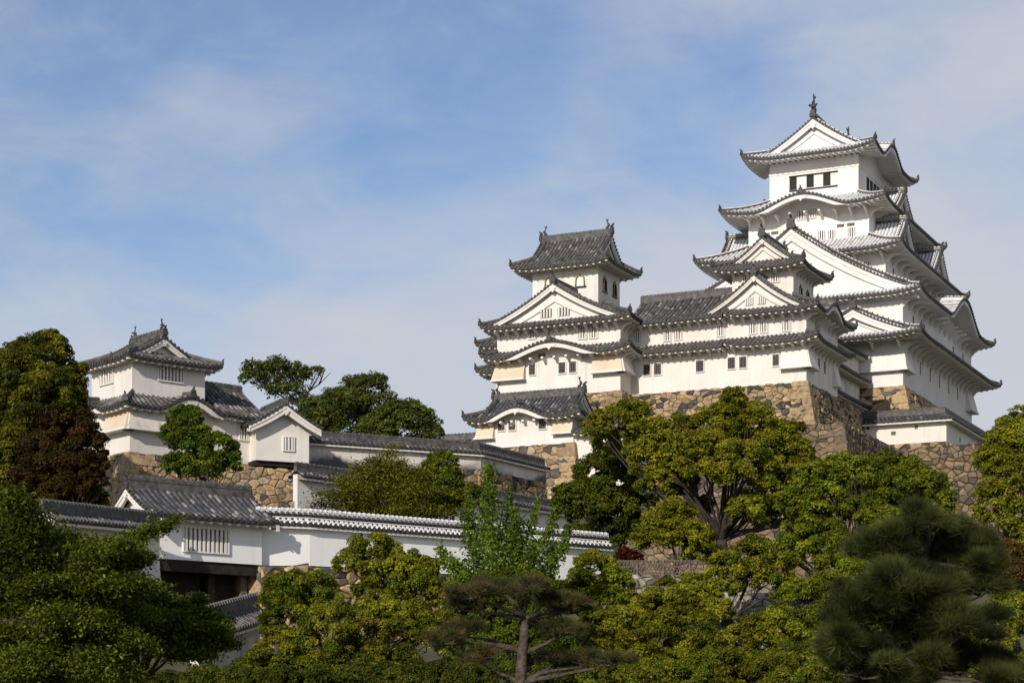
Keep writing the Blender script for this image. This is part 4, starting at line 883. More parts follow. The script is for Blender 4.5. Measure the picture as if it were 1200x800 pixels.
# ---- stone bases of the castle
def cq(u0, v0, z0, u1, v1, z1, batter, nf, e0=0, e1=0):
    """face between two top corners, leaning out downwards; nf = outward (u, v); e0, e1 = extra length at the foot"""
    h = z1 - z0; bo = batter * h; du, dv = u1 - u0, v1 - v0; L = math.hypot(du, dv); du /= L; dv /= L
    BL = CW(u0 + nf[0] * bo - du * e0 * bo, v0 + nf[1] * bo - dv * e0 * bo, z0); BR = CW(u1 + nf[0] * bo + du * e1 * bo, v1 + nf[1] * bo + dv * e1 * bo, z0)
    return [BL, BR, CW(u1, v1, z1), CW(u0, v0, z1)]
FN, RN, LN = (0, -1), (1, 0), (-1, 0)
stone_wall('stone_wall', 'ochre stone base of big squared blocks directly under the main keep', [
    cq(-12.3, -16.7, 26, 12.3, -16.7, 38.25, .26, FN, 1, 1), cq(12.3, -16.7, 26, 12.3, 16.7, 38.25, .26, RN, 1, 1)], .85, 'ochre', 1.9, .12, seed=2)
stone_wall('stone_wall', 'ochre and black patched stone base under the long gallery and its two turrets', [
    cq(-9.2, FV - .05, 27, 9.2, FV - .05, 34.95, .24, FN, 1, 1), cq(9.2, FV - .05, 27, 9.2, -17, 34.95, .24, RN, 1, 0),
    cq(-23.3, TV - .05, 27, -9.15, TV - .05, 34.95, .10, FN, 1, 1), cq(-9.15, TV - .05, 27, -9.15, FV, 34.95, .10, RN, 1, -.3)], .47, 'mixed', 1.45, .14, seed=3)
stone_wall('stone_wall', 'rough ochre stone base under the low turret with the wavy eave', [
    cq(-22.2, WV - .05, 21, -11.15, WV - .05, 28.9, .16, FN, 1, 1), cq(-11.15, WV - .05, 21, -11.15, -46, 28.9, .16, RN, 1, 0)], .55, 'ochre', 1.4, .15, seed=4)
# lower terrace wall under the near turret, capped by a strip of tiles
BV = -46.6
a_, z_ = CA.on_v(988, 494, BV)
stone_wall('stone_wall', 'weathered grey-brown terrace stone wall behind the big camphor, ending at a sharp corner', [
    cq(-6, BV, 10.5, a_, BV, z_, .15, FN, 1, 1), cq(a_, BV, 10.5, a_, -22, z_, .15, RN, 1, 0)], .54, 'grey', 1.5, .13, seed=5)
mb = MB(); mb.quad(CW(-6, BV, z_ - .02), CW(a_, BV, z_ - .02), CW(a_, FV - 1, z_ - .02), CW(-6, FV - 1, z_ - .02), 0); mb.quad(CW(9, FV - 2, z_ - .02), CW(a_, FV - 2, z_ - .02), CW(a_, -18, z_ - .02), CW(9, -18, z_ - .02), 0)
o = mb.build('terrace', ['grass']); o['kind'] = 'structure'
# low wall with coping in front of the keep
LV = -23.0; LU = 18.2
p0, p1, p2 = CW(7.2, LV, 0), CW(LU, LV, 0), CW(LU, 6, 0)
roofed_wall('low white wall with a grey tile coping, turning a corner at the foot of the main keep', [p0[:2], p1[:2], p2[:2]], 34.0, [30.95, 30.9, 30.9], 'blue', 'plaster', thick=.6, half=1.1, rise=.75,
            loops=((.27, 0, 1.9, .35, .35), (.52, 0, 1.2, .5, .4), (.74, 0, 1.7, .35, .4), (.2, 1, 1.0, .4, .5), (.35, 1, 1.0, .4, .5)))
stone_wall('stone_wall', 'tall grey-brown stone revetment below the low wall with tile coping', [
    cq(9.5, LV - 1.6, 11, 46, LV - 1.6, 30.3, .12, FN, 0, 0) + [.58, 'grey'], cq(9.6, LV - .42, 30.2, LU + .35, LV - .42, 30.95, .1, FN, 0, .5) + [.8, 'ochre'], cq(LU + .35, LV - .42, 30.2, LU + .35, 6, 30.95, .1, RN, 0, .5) + [.8, 'ochre']], 1.05, 'grey', 1.2, .2, seed=6)
mb = MB(); mb.quad(CW(9.5, LV - 1.6, 30.28), CW(46, LV - 1.6, 30.28), CW(46, -17, 30.28), CW(9.5, -17, 30.28), 0); o = mb.build('terrace', ['grass']); o['kind'] = 'structure'

# ---- long walls that step down the hill on the left
def A2(px, py, Y): x, y, z = at(px, py, Y); return (x, y)
roofed_wall('upper grey-coped plaster wall with black mould, bending towards the low turret base', [A2(352, 513, 171), A2(561, 526, 178.6), A2(637, 544, 188.5)], [25.25, 25.3, 25.25], [22.6, 23.5, 23.5], 'blue', 'plaster_mould', half=.72, rise=.42, loops=((.3, 1, 1.6, .3, .4),))
roofed_wall('middle grey-coped plaster wall half hidden by the feathery maple', [A2(346, 550, 155), A2(567, 580, 171), A2(668, 597, 181)], [20.4, 20.4, 20.3], [16.5, 16.5, 16.5], 'blue', 'plaster', half=.8, rise=.5, loops=((.75, 1, 1.9, .35, .7),))
roofed_wall('grey-coped wall seen above the upper wall, left of the low turret', [CW(-40, -46, 0)[:2], CW(-21.0, -46, 0)[:2]], [31.1, 30.9], 28.0, 'grey', 'plaster_ochre', half=.9, rise=.6)
stone_wall('stone_wall', 'small-stoned dark base below the upper mouldy plaster wall', [[at(560, 600, 178.1)[:2] + (17.4,), at(644, 600, 188.6)[:2] + (17.4,), at(637, 544, 188.1)[:2] + (23.52,), at(561, 526, 178.1)[:2] + (23.52,)],
    [at(352, 600, 170.3)[:2] + (17.4,), at(560, 600, 178.1)[:2] + (17.4,), at(561, 526, 178.1)[:2] + (23.5,), at(352, 513, 170.4)[:2] + (22.65,)]], .6, 'mixed', 1.3, .14, seed=7)
WP = [A2(300, 606, 136.9), A2(361, 600, 138.7), A2(712, 628, 156.4)]
roofed_wall('long bright white wall with a white-jointed chequered tile coping, right of the gatehouse', WP, [14.95, 15.0, 15.15], [11.6, 11.75, 11.9], 'blue', 'plaster_brightened', half=.7, rise=.52, white=True, pitch=.40,
            loops=((.155, 1, 2.2, .18, .6), (.5, 1, 2.2, .18, .6)))
stone_wall('stone_wall', 'rounded boulder base under the long bright white wall', [
    [at(296, 700, 137.2)[:2] + (6.5,), at(361, 700, 137.9)[:2] + (6.5,), at(361, 655, 138.3)[:2] + (11.9,), at(318, 655, 137.3)[:2] + (11.4,)],
    [at(361, 700, 137.9)[:2] + (6.5,), at(712, 700, 155.6)[:2] + (7.0,), at(712, 655, 156.0)[:2] + (11.9,), at(361, 655, 138.3)[:2] + (11.7,)]], .6, 'mixed', 1.25, .2, seed=8)

# ------------------------------------------------------------------ corner turret on the left, set at 45 degrees
c0 = at(152, 530, 160.0)
YF = Frame(49, c0[0], c0[1]); ZB = 22.4
Yg = Thing('corner_turret', 'white two-storey corner turret with a stained flaring bay, on the left hillside', 'turret', YF, (-2, 3, ZB))
YW = (-6.6, 0, 0, 11.9); wall(Yg, YW, ZB, 26.3)
UW = (-6.8, -.5, .5, 7.2); wall(Yg, UW, 26.3, 30.2)
O = (-7.8, 1.0, -1.0, 9.0)
rr = Roof(O, {'F': 1.8, 'B': 2.0, 'L': 1.4, 'R': 1.8}, 26.0, 27.35, lift=.2, Lc=2.2, wall={'F': 1.15, 'R': 1.15, 'B': 1, 'L': 1.2}, c=.1, kara={'R': [(5.2, 3.1, 1.15)], 'F': [(-5.0, 2.4, .8)]}); rr.make(Yg, 'grey', sides='FRL')
O2 = (-8.0, 1.15, 8.2, 14.6)
rr = Roof((-7.8, 1.0, 8.3, 12.9), {'F': .01, 'B': 1.2, 'L': 4.4, 'R': 4.4}, 26.05, 28.85, lift=.2, Lc=2, wall={'R': 1.15, 'L': 1.3, 'B': 1}, c=.22, tcap=.25, verge=.1, tmax={'B': .25}); rr.make(Yg, 'grey', sides='RLB')
ridge(Yg, None, (-3.4, 7.2, 28.9), (-3.4, 12.6, 28.9), 'grey', .4, .5)
irimoya(Yg, (-7.8, .55, -.55, 8.25), 'x', {'F': 1.05, 'B': 1.05, 'L': 1.0, 'R': 1.05}, 2.1, 29.85, 32.1, 'grey', lift=.2, Lc=2.2, orn=.7, finial=.5, pend=.3, bh=.4, verge=.45, hood=False)
def ywin(W, side, px, py, w_, h_, n):
    a, z = YF.on_v(px, py, W[2]) if side == 'F' else YF.on_u(px, py, W[1])
    window(Yg, side, W, a, z, w_, h_, 'bars', n)
ywin(UW, 'F', 125.5, 441, 2.0, 1.15, 5); ywin(UW, 'R', 199.5, 438.5, 2.2, 1.1, 7); ywin(YW, 'R', 285.5, 507, .8, 1.1, 3)
bay(Yg, 'F', YW, -3.2, 0, 24.3, 26.0, .7, 'plaster_ochre', e1=.45); bay(Yg, 'R', YW, 0, 3.6, 24.3, 26.0, .7, 'plaster_aged', e0=.45)
# small gabled wing on its right
hx = at(300, 540, 165.8); HF = Frame(-26, hx[0], hx[1])       # local x runs along the gable face
HF = Frame(26.0 - 0, hx[0], hx[1]); HF = Frame(-(90 - 64) , hx[0], hx[1])
Hs = Thing('gabled_wing', 'small white gabled wing with one barred window, right end of the corner turret', 'wing', HF, (2.2, 2, 22.8))
HW = (0, 4.55, 0, 5.5); wall(Hs, HW, 22.62, 25.9)
O = (-.75, 5.3, -.85, 6.0); mpF = mapper('F', O)
n_ = 10; cv = [(3.05 * i / n_, 25.4 + 1.85 * (.8 * (1 - i / n_) + .2 * (1 - i / n_) ** 2)) for i in range(n_ + 1)]
mb = MB()
for sg in (-1, 1):
    mb.grid([[(2.27 + sg * o_, d - .85, z) for d in (0, 3, 6.2)] for o_, z in cv], 0)
    mb.grid([[(2.27 + sg * o_, d - .85, z - .2) for d in (.1, 3, 6.2)] for o_, z in cv], 3)
    for i in range(14): ribstrip(mb, [(2.27 + sg * o_, -.5 + i * .43, z + .01) for o_, z in cv], (0, 1, 0), .105); disc(mb, (2.27 + sg * 3.0, -.5 + i * .43, cv[-1][1] + .02), (sg, 0, 0), .14, .12, 2)
    verge_tiles(mb, mpF, 2.27, 0, cv, sg)
hr = Hs.part(mb, 'roof', STYLE['grey'])
gable_face(Hs, hr, mpF, 2.27, 0, cv, 'grey', .5, .86, .45, hood=False)
ridge(Hs, hr, (2.27, -.85, 27.3), (2.27, 5.2, 27.3), 'grey', .36, .4)
a, z = HF.on_v(338, 520, 0); window(Hs, 'F', HW, a, z, .85, 1.05, 'bars', 3)
mb = MB(); mb.box(-.1, 4.75, .3, 5.4, 22.25, 22.615, 0); Hs.part(mb, 'floor_beam', 'dark_wood')
stone_wall('stone_wall', 'ochre rubble stone base under the left corner turret and its gabled wing', [
    [YF.world(-7.5, -1.0, 16), YF.world(1.0, -1.0, 16), YF.world(.05, -.05, ZB + .05), YF.world(-7, -.05, ZB + .05)],
    [YF.world(1.0, -1.0, 16), YF.world(1.0, 12.6, 16), YF.world(.05, 12.6, ZB + .05), YF.world(.05, -.05, ZB + .05)],
    [HF.world(-3.2, -1.0, 15.5), HF.world(5.2, -1.0, 15.5), HF.world(4.6, .25, 22.1), HF.world(-3.2, .25, 22.1)],
    [HF.world(5.2, -1.0, 15.5), HF.world(5.2, 6, 15.5), HF.world(4.6, 6, 22.1), HF.world(4.6, .25, 22.1)]], .5, 'ochre', 1.35, .14, seed=9)
mb = MB(); mb.quad(HF.world(-3.2, .3, 22.05), HF.world(4.6, .3, 22.05), HF.world(4.6, 6, 22.05), HF.world(-3.2, 6, 22.05), 0); o = mb.build('terrace', ['soil']); o['kind'] = 'structure'

# ------------------------------------------------------------------ gatehouse spanning the passage, lower left
g0 = at(180, 660, 131.0); GT = 40.0
GF = Frame(-(90 - 50), g0[0], g0[1])      # local x along the front wall, receding to the right
Gt = Thing('gatehouse', 'white gatehouse with one wide barred window over a dark timber gateway', 'gatehouse', GF, (4.5, 1.5, 7.0))
GL = 8.2; GWL = (0, GL, 0, 4.6); zg0, zg1 = 11.6, 14.45
wall(Gt, GWL, zg0, zg1, 'plaster_brightened')
O = (-.75, GL + .7, -1.1, 5.7); hw = 3.4
rr = Roof(O, {'F': hw, 'B': hw, 'L': .01, 'R': 1.6}, 14.32, 16.35, c=.32, lift=.12, Lc=2, tcap=.0001, verge=0, wall={'F': 1.1, 'B': 1.1, 'L': .5, 'R': .5}); ro = rr.make(Gt, 'blue', sides='FB', hips=False)
mb = MB(); cvg = [(hw * i / 10, rr.prof(1 - i / 10)) for i in range(11)]
for sd in 'LR':
    mpx = mapper(sd, O)
    m2 = MB()
    for sg in (-1, 1): verge_tiles(m2, mpx, 2.3, 0, cvg, sg)
    Gt.part(m2, 'verge_tiles', STYLE['blue'], ro)
    gable_face(Gt, ro, mpx, 2.3, 0, cvg, 'blue', .42, .72, .35, hood=False)
ridge(Gt, ro, (-.6, 2.3, 16.42), (GL + .5, 2.3, 16.42), 'blue', .46, .6)
for x_, d_ in ((-.65, -1), (GL + .55, 1)): ornament(Gt, ro, (x_, 2.3, 16.5), (d_, 0), .7)
a, z = GF.on_v(241, 633, 0); window(Gt, 'F', GWL, a, z, 3.3, 1.5, 'bars', 10)
mb = MB(); mb.box(.3, GL - .2, .15, .55, zg0 - .75, zg0 - .003, 0); mb.box(.3, GL - .2, 2.2, 2.7, zg0 - .6, zg0 - .003, 0); mb.box(.3, GL - .2, .56, 4.5, zg0 - .12, zg0 - .005, 0); Gt.part(mb, 'lintel', 'dark_wood')
for x_ in (.9, 4.9, 7.4):
    mb = MB(); mb.box(x_ - .24, x_ + .24, .95, 1.4, 6.2, zg0 - .13, 0); Gt.part(mb, 'post', 'old_wood' if x_ > 5 else 'dark_wood')
for x0_, x1_ in ((1.2, 4.6), (5.2, 7.1)):
    mb = MB(); mb.box(x0_, x1_, 1.9, 2.0, 6.2, zg0 - .62, 0)
    for j in range(4): zc = 6.9 + j * 1.05; mb.box(x0_ + .05, x1_ - .05, 1.83, 1.897, zc - .09, zc + .09, 0)
    Gt.part(mb, 'door_leaf', 'dark_wood')
mb = MB(); mb.box(.2, GL - .1, 4.1, 4.5, 5.5, zg0 - .2, 0); Gt.part(mb, 'rear_panel', 'dark_wood')
stone_wall('stone_wall', 'stone pier left of the dark gateway, half behind the cherry branches', [
    [GF.world(-6.5, -.6, 5.5), GF.world(1.1, -.6, 5.5), GF.world(.15, .1, zg0 - .05), GF.world(-6.5, .1, zg0 - .05)],
    [GF.world(1.1, -.6, 5.5), GF.world(1.1, 4.4, 5.5), GF.world(.15, 4.4, zg0 - .05), GF.world(.15, .1, zg0 - .05)]], .8, 'ochre', 1.2, .16, seed=10)
stone_wall('stone_wall', 'stone pier right of the dark gateway, below the corner of the bright white wall', [
    [GF.world(7.6, -.7, 5.5), GF.world(10.6, -.9, 5.5), GF.world(10.5, -.1, 11.5), GF.world(8.1, -.1, 11.5)],
    [GF.world(7.6, 4.4, 5.5), GF.world(7.6, -.7, 5.5), GF.world(8.1, -.1, 11.5), GF.world(8.1, 4.4, 11.5)]], .75, 'ochre', 1.15, .18, seed=12)
# wall to the left of the gatehouse and the stepped wall below it on the right
roofed_wall('left grey-coped white wall with a small yellow gable end, butting against the gatehouse', [A2(48, 592, 115.5), A2(183, 607, 129.2)], [12.95, 13.75], [9.2, 9.8], 'blue', 'plaster', half=1.0, rise=.6, loops=((.55, 0, 2.2, .5, .7),))
lw = Thing('wall_end_gable', 'small white bargeboard with yellow plaster closing the left wall end', 'gable end', Frame(-52, *A2(48, 592, 115.5)), (0, 0, 11.7))
mpw = mapper('L', (-.12, 4, -2, 2)); cw_ = [(1.05 * i / 6, 13.02 - .62 * (i / 6) ** .8) for i in range(7)]
gable_face(lw, lw.o, mpw, 0, -.06, cw_, 'blue', .28, .09, 0, hood=False, zfloor=11.9, wallmat='plaster_ochre')
mb = MB(); 
roofed_wall('short stepped wall with a wide grey tile coping, below the gateway on its right', [A2(228, 716, 108), A2(300, 694, 118)], [6.3, 7.85], [-1.4, .5], 'grey', 'plaster_aged', half=1.25, rise=.85)

# ------------------------------------------------------------------ terrace wall with a lattice fence, centre
stone_wall('stone_wall', 'pale dry-stone garden wall at the foot of the big spreading tree', [
    [at(690, 790, 146)[:2] + (4.5,), at(960, 790, 146)[:2] + (4.5,), at(960, 690, 147.2)[:2] + (11.7,), at(690, 690, 147.2)[:2] + (11.9,)],
    [at(860, 790, 137)[:2] + (2.5,), at(960, 790, 137)[:2] + (2.5,), at(960, 690, 138)[:2] + (9.9,), at(860, 690, 138)[:2] + (9.9,)]], .5, 'pale', 1.3, .18, seed=13)
mb = MB(); mb.quad(at(690, 690, 147.25)[:2] + (11.86,), at(960, 690, 147.25)[:2] + (11.66,), at(960, 690, 162)[:2] + (12.4,), at(690, 690, 162)[:2] + (12.4,), 0); o = mb.build('terrace', ['grass']); o['kind'] = 'structure'
Fe = Thing('lattice_fence', 'brown bamboo lattice fence on the edge of the garden wall, under the camphor tree', 'fence', WORLD, at(718, 666, 148)[:2] + (11.9,))
mb = MB(); xa, xb = at(716, 0, 148)[0], at(808, 0, 148)[0]; n_ = 22
for i in range(n_ + 1):
    x = xa + (xb - xa) * i / n_
    mb.tube([(x, 148.0, 11.85), (x + .55, 148.0, 12.95)], .035, 5, 0); mb.tube([(x + .55, 148.07, 11.85), (x, 148.07, 12.95)], .035, 5, 0)
for z in (12.05, 12.45, 12.9): mb.tube([(xa, 148.035, z), (xb + .5, 148.035, z)], .045, 5, 0)
Fe.part(mb, 'lattice', 'old_wood')
for i in range(4):
    mb = MB(); x = xa + (xb - xa) * i / 3; mb.tube([(x, 147.9, 11.6), (x, 147.9, 13.0)], .07, 6, 0); Fe.part(mb, 'post', 'old_wood')
LEAF_GAIN = np.array([1.50, 1.34, 0.72])
# ------------------------------------------------------------------ trees
def leaf_mesh(name, V, C, parent, base, mat):
    """V: (n, k, 3) polygons with k corners each, C: (n, 3) colours"""
    n, k = V.shape[:2]; me = bpy.data.meshes.new(name)
    me.vertices.add(n * k); me.vertices.foreach_set('co', (V.reshape(-1, 3) - np.array(base)).astype(np.float32).ravel())
    me.loops.add(n * k); me.loops.foreach_set('vertex_index', np.arange(n * k, dtype=np.int32))
    me.polygons.add(n); me.polygons.foreach_set('loop_start', np.arange(0, n * k, k, dtype=np.int32)); me.polygons.foreach_set('loop_total', np.full(n, k, dtype=np.int32))
    me.materials.append(MAT[mat]); me.update(calc_edges=True)
    ca = me.color_attributes.new('col', 'FLOAT_COLOR', 'POINT')
    cc = np.ones((n * k, 4), np.float32); cc[:, :3] = np.repeat(C, k, axis=0); ca.data.foreach_set('color', cc.ravel())
    o = bpy.data.objects.new(name, me); col.objects.link(o); o.parent = parent
    return o
def unit(v): return v / np.maximum(np.linalg.norm(v, axis=-1, keepdims=True), 1e-9)
def sph(n): return unit(rng.normal(size=(n, 3)))
def leaves_from(P, Nn, size, cols, jit=.5, asp=.55):
    """rhombic leaves at points P with mean normals Nn"""
    n = len(P); N_ = unit(Nn + rng.normal(size=(n, 3)) * jit)
    t = unit(np.cross(N_, sph(n))); b = np.cross(N_, t)
    s = size * rng.uniform(.5, 1.55, (n, 1))
    V = np.stack([P - t * s, P - b * s * asp + t * s * .1, P + t * s, P + b * s * asp + t * s * .1], 1)
    cols = np.array(cols); ci = rng.integers(0, len(cols), n)
    C = cols[ci] * rng.uniform(.7, 1.3, (n, 1)) * LEAF_GAIN
    return V, C
def blob_leaves(c, r, size, cols, cov=1.0, squash=.85, clump=.32, tops=None):
    """a leafy lobe: small clumps scattered over and inside an ellipsoid"""
    c = np.array(c); k = max(6, int(34 * cov ** .3 * (.32 / clump) ** 1.5))
    d = sph(k); d[:, 2] = np.where(d[:, 2] < -.55, -d[:, 2], d[:, 2]); rad = r * rng.uniform(.45, 1.0, (k, 1)) ** .6
    cc = c + d * rad * np.array([1, 1, squash]); rc = r * clump * rng.uniform(.55, 1.4, k)
    Vs, Cs = [], []; cols = np.array(cols)
    for i in range(k):
        n = int(cov * 2.3 * math.pi * rc[i] ** 2 / (size * size * 1.1)); n = max(8, min(n, 2500))
        q = sph(n); q[:, 2] = np.where((q[:, 2] < -.2) & (rng.random(n) < .7), -q[:, 2], q[:, 2])
        R_ = rc[i] * rng.uniform(.45, 1.12, (n, 1)) ** .7
        P = cc[i] + q * R_ * np.array([1, 1, .8])
        tint = cols * rng.uniform(.68, 1.3) * np.array([rng.uniform(.85, 1.18), 1, 1]); lsz = size * rng.uniform(.75, 1.3)
        if rng.random() < .16: cc[i] += d[i] * r * rng.uniform(.08, .22); n = n // 3
        if tops is not None and rng.random() < .5: tint = np.array(tops) * rng.uniform(.8, 1.2)
        V, C = leaves_from(P, q * .8 + np.array([0, 0, .5]), lsz, tint, .6)
        Vs.append(V); Cs.append(C)
    return np.concatenate(Vs), np.concatenate(Cs)
def limb(mb, a, b, r0, r1, bend=.15, n=6, seed=0):
    rr_ = random.Random(seed); a, b = Vector(a), Vector(b); L = (b - a).length; pts = []
    side = Vector((rr_.uniform(-1, 1), rr_.uniform(-1, 1), rr_.uniform(-.2, .5))) * L * bend
    for i in range(n + 1):
        t = i / n; p = a.lerp(b, t) + side * math.sin(math.pi * t) + Vector((rr_.uniform(-1, 1), rr_.uniform(-1, 1), rr_.uniform(-1, 1))) * L * .018 * (0 < i < n)
        pts.append(tuple(p))
    mb.tube(pts, [r0 + (r1 - r0) * i / n for i in range(n + 1)], 7, 0)
    return pts
def tree(name, label, Y, foot, lobes, cols, leaf=1.9, cov=1.15, squash=.85, clump=.32, tops=None, r0=.3, fork=None, cat='tree', bark='bark', group=None, dead=None, twigs=0):
    """lobes: (px, py, r_px[, dY]) in photo pixels at distance Y; foot = pixel column of the trunk"""
    L = [(at(l[0], l[1], Y + (l[3] if len(l) > 3 else 0)), l[2] / FOC * Y) for l in lobes]
    fx = at(foot, 0, Y)[0]; base = (fx, Y, gz(fx, Y) - .1)
    root = bpy.data.objects.new(name, None); col.objects.link(root); root.location = base; tag(root, label, cat, group)
    zs = sorted(l[0][2] for l in L); zt = zs[len(zs) // 2]
    fk = at(*fork, Y) if fork else (fx + .05 * (zt - base[2]), Y, base[2] + .5 * max(1.0, zt - base[2]))
    mb = MB(); sd = hash(label) % 1000 if False else sum(map(ord, label))
    limb(mb, base, fk, r0, r0 * .72, .05, 6, sd)
    for i, (c, r) in enumerate(L):
        p = limb(mb, fk, (c[0], c[1], c[2] - r * .1), r0 * (.46 if i % 4 == 0 else .20), r0 * .08, .12, 6, sd + i)
        rr_ = random.Random(sd + 77 * i)
        for j in range(5 + twigs):
            s_ = p[rr_.choice((3, 4, 5, 6))]; d = Vector((rr_.gauss(0, 1), rr_.gauss(0, 1), rr_.gauss(.3, .7))).normalized() * r * .85
            limb(mb, s_, tuple(Vector(c) + d * Vector((1, 1, squash)).length / 1.7), r0 * .12, r0 * .03, .12, 4, sd + i * 9 + j)
    if dead:
        for q in dead:
            P = [at(x, y, Y) for x, y in q]; mb.tube(P, [r0 * .35 * (1 - .8 * i / (len(P) - 1)) for i in range(len(P))], 6, 0)
    t = mb.build('trunk', [bark], root, base, True)
    VV, CC = [], []
    for c, r in L:
        V, C = blob_leaves(c, r, leaf / 2048 * Y * .62, cols, cov, squash, clump, tops); VV.append(V); CC.append(C)
    leaf_mesh('crown', np.concatenate(VV), np.concatenate(CC), root, base, 'leaf')
    return root
DK = [(.030, .048, .012), (.042, .060, .014), (.060, .072, .016)]
OL = [(.092, .122, .014), (.118, .146, .018), (.068, .096, .013), (.135, .148, .024)]
YG = [(.13, .17, .020), (.165, .195, .026), (.10, .135, .018), (.19, .20, .035)]
GR = [(.070, .105, .015), (.09, .125, .018), (.052, .082, .013), (.115, .14, .022)]
RD = [(.040, .025, .014), (.054, .028, .015), (.034, .030, .014), (.046, .038, .017)]
CHR = [(.052, .080, .012), (.076, .108, .016), (.038, .058, .010), (.11, .14, .022)]

tree('evergreen_tree', 'big dark evergreen tree at the left edge, taller than the corner turret eaves', 146, 40, [(48, 425, 38), (10, 452, 42, 4), (72, 452, 26), (30, 500, 52), (66, 540, 44, 3), (4, 560, 52), (76, 495, 26), (20, 600, 45), (60, 405, 20), (30, 470, 40, -3), (50, 580, 40), (85, 460, 16), (10, 520, 45, -3), (100, 585, 24), (60, 610, 36), (86, 440, 18), (88, 480, 18), (30, 440, 34, -4), (55, 470, 36, -5), (20, 420, 22)], [(.042, .056, .012), (.062, .074, .015), (.030, .044, .010)], tops=[(.12, .125, .018), (.095, .11, .016)], r0=.5, clump=.26)
tree('maple_tree', 'dark red-brown maple in front of the corner turret', 142, 75, [(82, 505, 34), (103, 528, 26), (62, 540, 38), (86, 562, 34), (40, 575, 32), (60, 500, 22), (108, 565, 18), (80, 585, 34), (45, 530, 30), (110, 548, 18), (60, 600, 30)], RD, r0=.3, clump=.24)
tree('shrub_tree', 'fresh green two-lobed small tree against the corner turret base', 149, 225, [(217, 494, 22), (208, 512, 20), (222, 520, 22), (255, 528, 24), (238, 548, 26), (208, 546, 18), (268, 543, 18), (232, 512, 18)], [(.052, .098, .014), (.072, .118, .018), (.042, .078, .013)], tops=[(.11, .155, .022)], r0=.2, clump=.26)
AIR = [(.062, .084, .028), (.080, .102, .036), (.048, .066, .024)]
tree('cherry_tree', 'airy tree with a bare forked branch, behind the gabled wing', 190, 352, [(322, 436, 26), (300, 436, 20), (346, 440, 22), (366, 437, 14), (340, 462, 24), (318, 452, 20), (290, 445, 12)], AIR, cov=.42, leaf=1.9, twigs=6, squash=.6, clump=.28, r0=.28, fork=(352, 478), dead=[[(352, 478), (362, 458), (374, 450), (380, 444), (388, 436)], [(374, 450), (378, 440), (381, 432)], [(362, 458), (371, 446), (375, 436)]])
tree('oak_tree', 'dark loose tree rising between the bare-branched tree and the feathery top on its right', 188, 415, [(420, 458, 22), (435, 452, 18), (405, 478, 28), (438, 482, 30), (380, 488, 30), (410, 504, 34), (370, 505, 24), (355, 495, 20)], AIR, cov=.6, leaf=1.9, twigs=4, squash=.75, r0=.26)
tree('elm_tree', 'fine-leaved pale green tree behind the upper wall, lowest right of the skyline trees', 184, 485, [(482, 490, 24), (498, 492, 18), (458, 478, 9), (470, 505, 28), (503, 503, 12), (448, 505, 24), (495, 510, 18), (395, 474, 22), (385, 500, 26), (455, 492, 22), (440, 508, 26), (470, 485, 18), (510, 508, 12)], [(.062, .088, .026), (.08, .105, .032), (.05, .07, .022)], cov=.55, leaf=1.9, twigs=4, squash=.8, r0=.2)
MPL = [(.075, .086, .013), (.10, .10, .017), (.06, .07, .012), (.12, .11, .022)]
tree('round_tree', 'light green round-topped tree between the feathery maple and the pointed one', 151, 520, [(518, 545, 18), (508, 560, 20), (530, 562, 16), (522, 582, 26), (548, 588, 22), (500, 552, 10)], [(.085, .12, .018), (.11, .14, .024), (.06, .09, .016)], r0=.2)
# the young ginkgo with upswept limbs
def spike_tree(name, label, Y, foot, spikes, cols, r0=.18, leaf=2.5, width=.42):
    fx = at(foot, 0, Y)[0]; base = (fx, Y, gz(fx, Y) - .1); root = bpy.data.objects.new(name, None); col.objects.link(root); root.location = base; tag(root, label, 'tree')
    mb = MB(); VV, CC = [], []; top = at(*spikes[0][1], Y); limb(mb, base, top, r0, r0 * .12, .01, 8, 3)
    for i, (p, q, wd) in enumerate(spikes):
        dy = ((i * 37) % 9 - 4) * .5; a = np.array(at(*p, Y)); b = np.array(at(*q, Y + dy))
        if i: limb(mb, tuple(a), tuple(b), r0 * .4, r0 * .06, .10, 6, i)
        L = np.linalg.norm(b - a); n = int(L * 290 * wd); t = rng.uniform(0, 1, n) ** .8
        up = np.array([0, 0, 1.]); sag = np.sin(np.pi * t)[:, None] * np.array([(b[0] - a[0]) * .18, 0, -.10 * L])
        P = a + (b - a) * t[:, None] + sag * (1 if i else 0) + rng.normal(size=(n, 3)) * width * wd * (1.05 - .75 * t[:, None]) * .62
        V, C = leaves_from(P, rng.normal(size=(n, 3)) * .5 + up * .5, leaf / 2048 * Y * .62, np.array(cols) * rng.uniform(.8, 1.2), .6, .6); VV.append(V); CC.append(C)
    mb.build('trunk', ['bark'], root, base, True)
    leaf_mesh('crown', np.concatenate(VV), np.concatenate(CC), root, base, 'leaf'); return root
GK = [(.060, .105, .015), (.080, .130, .018), (.046, .082, .013), (.10, .15, .026)]
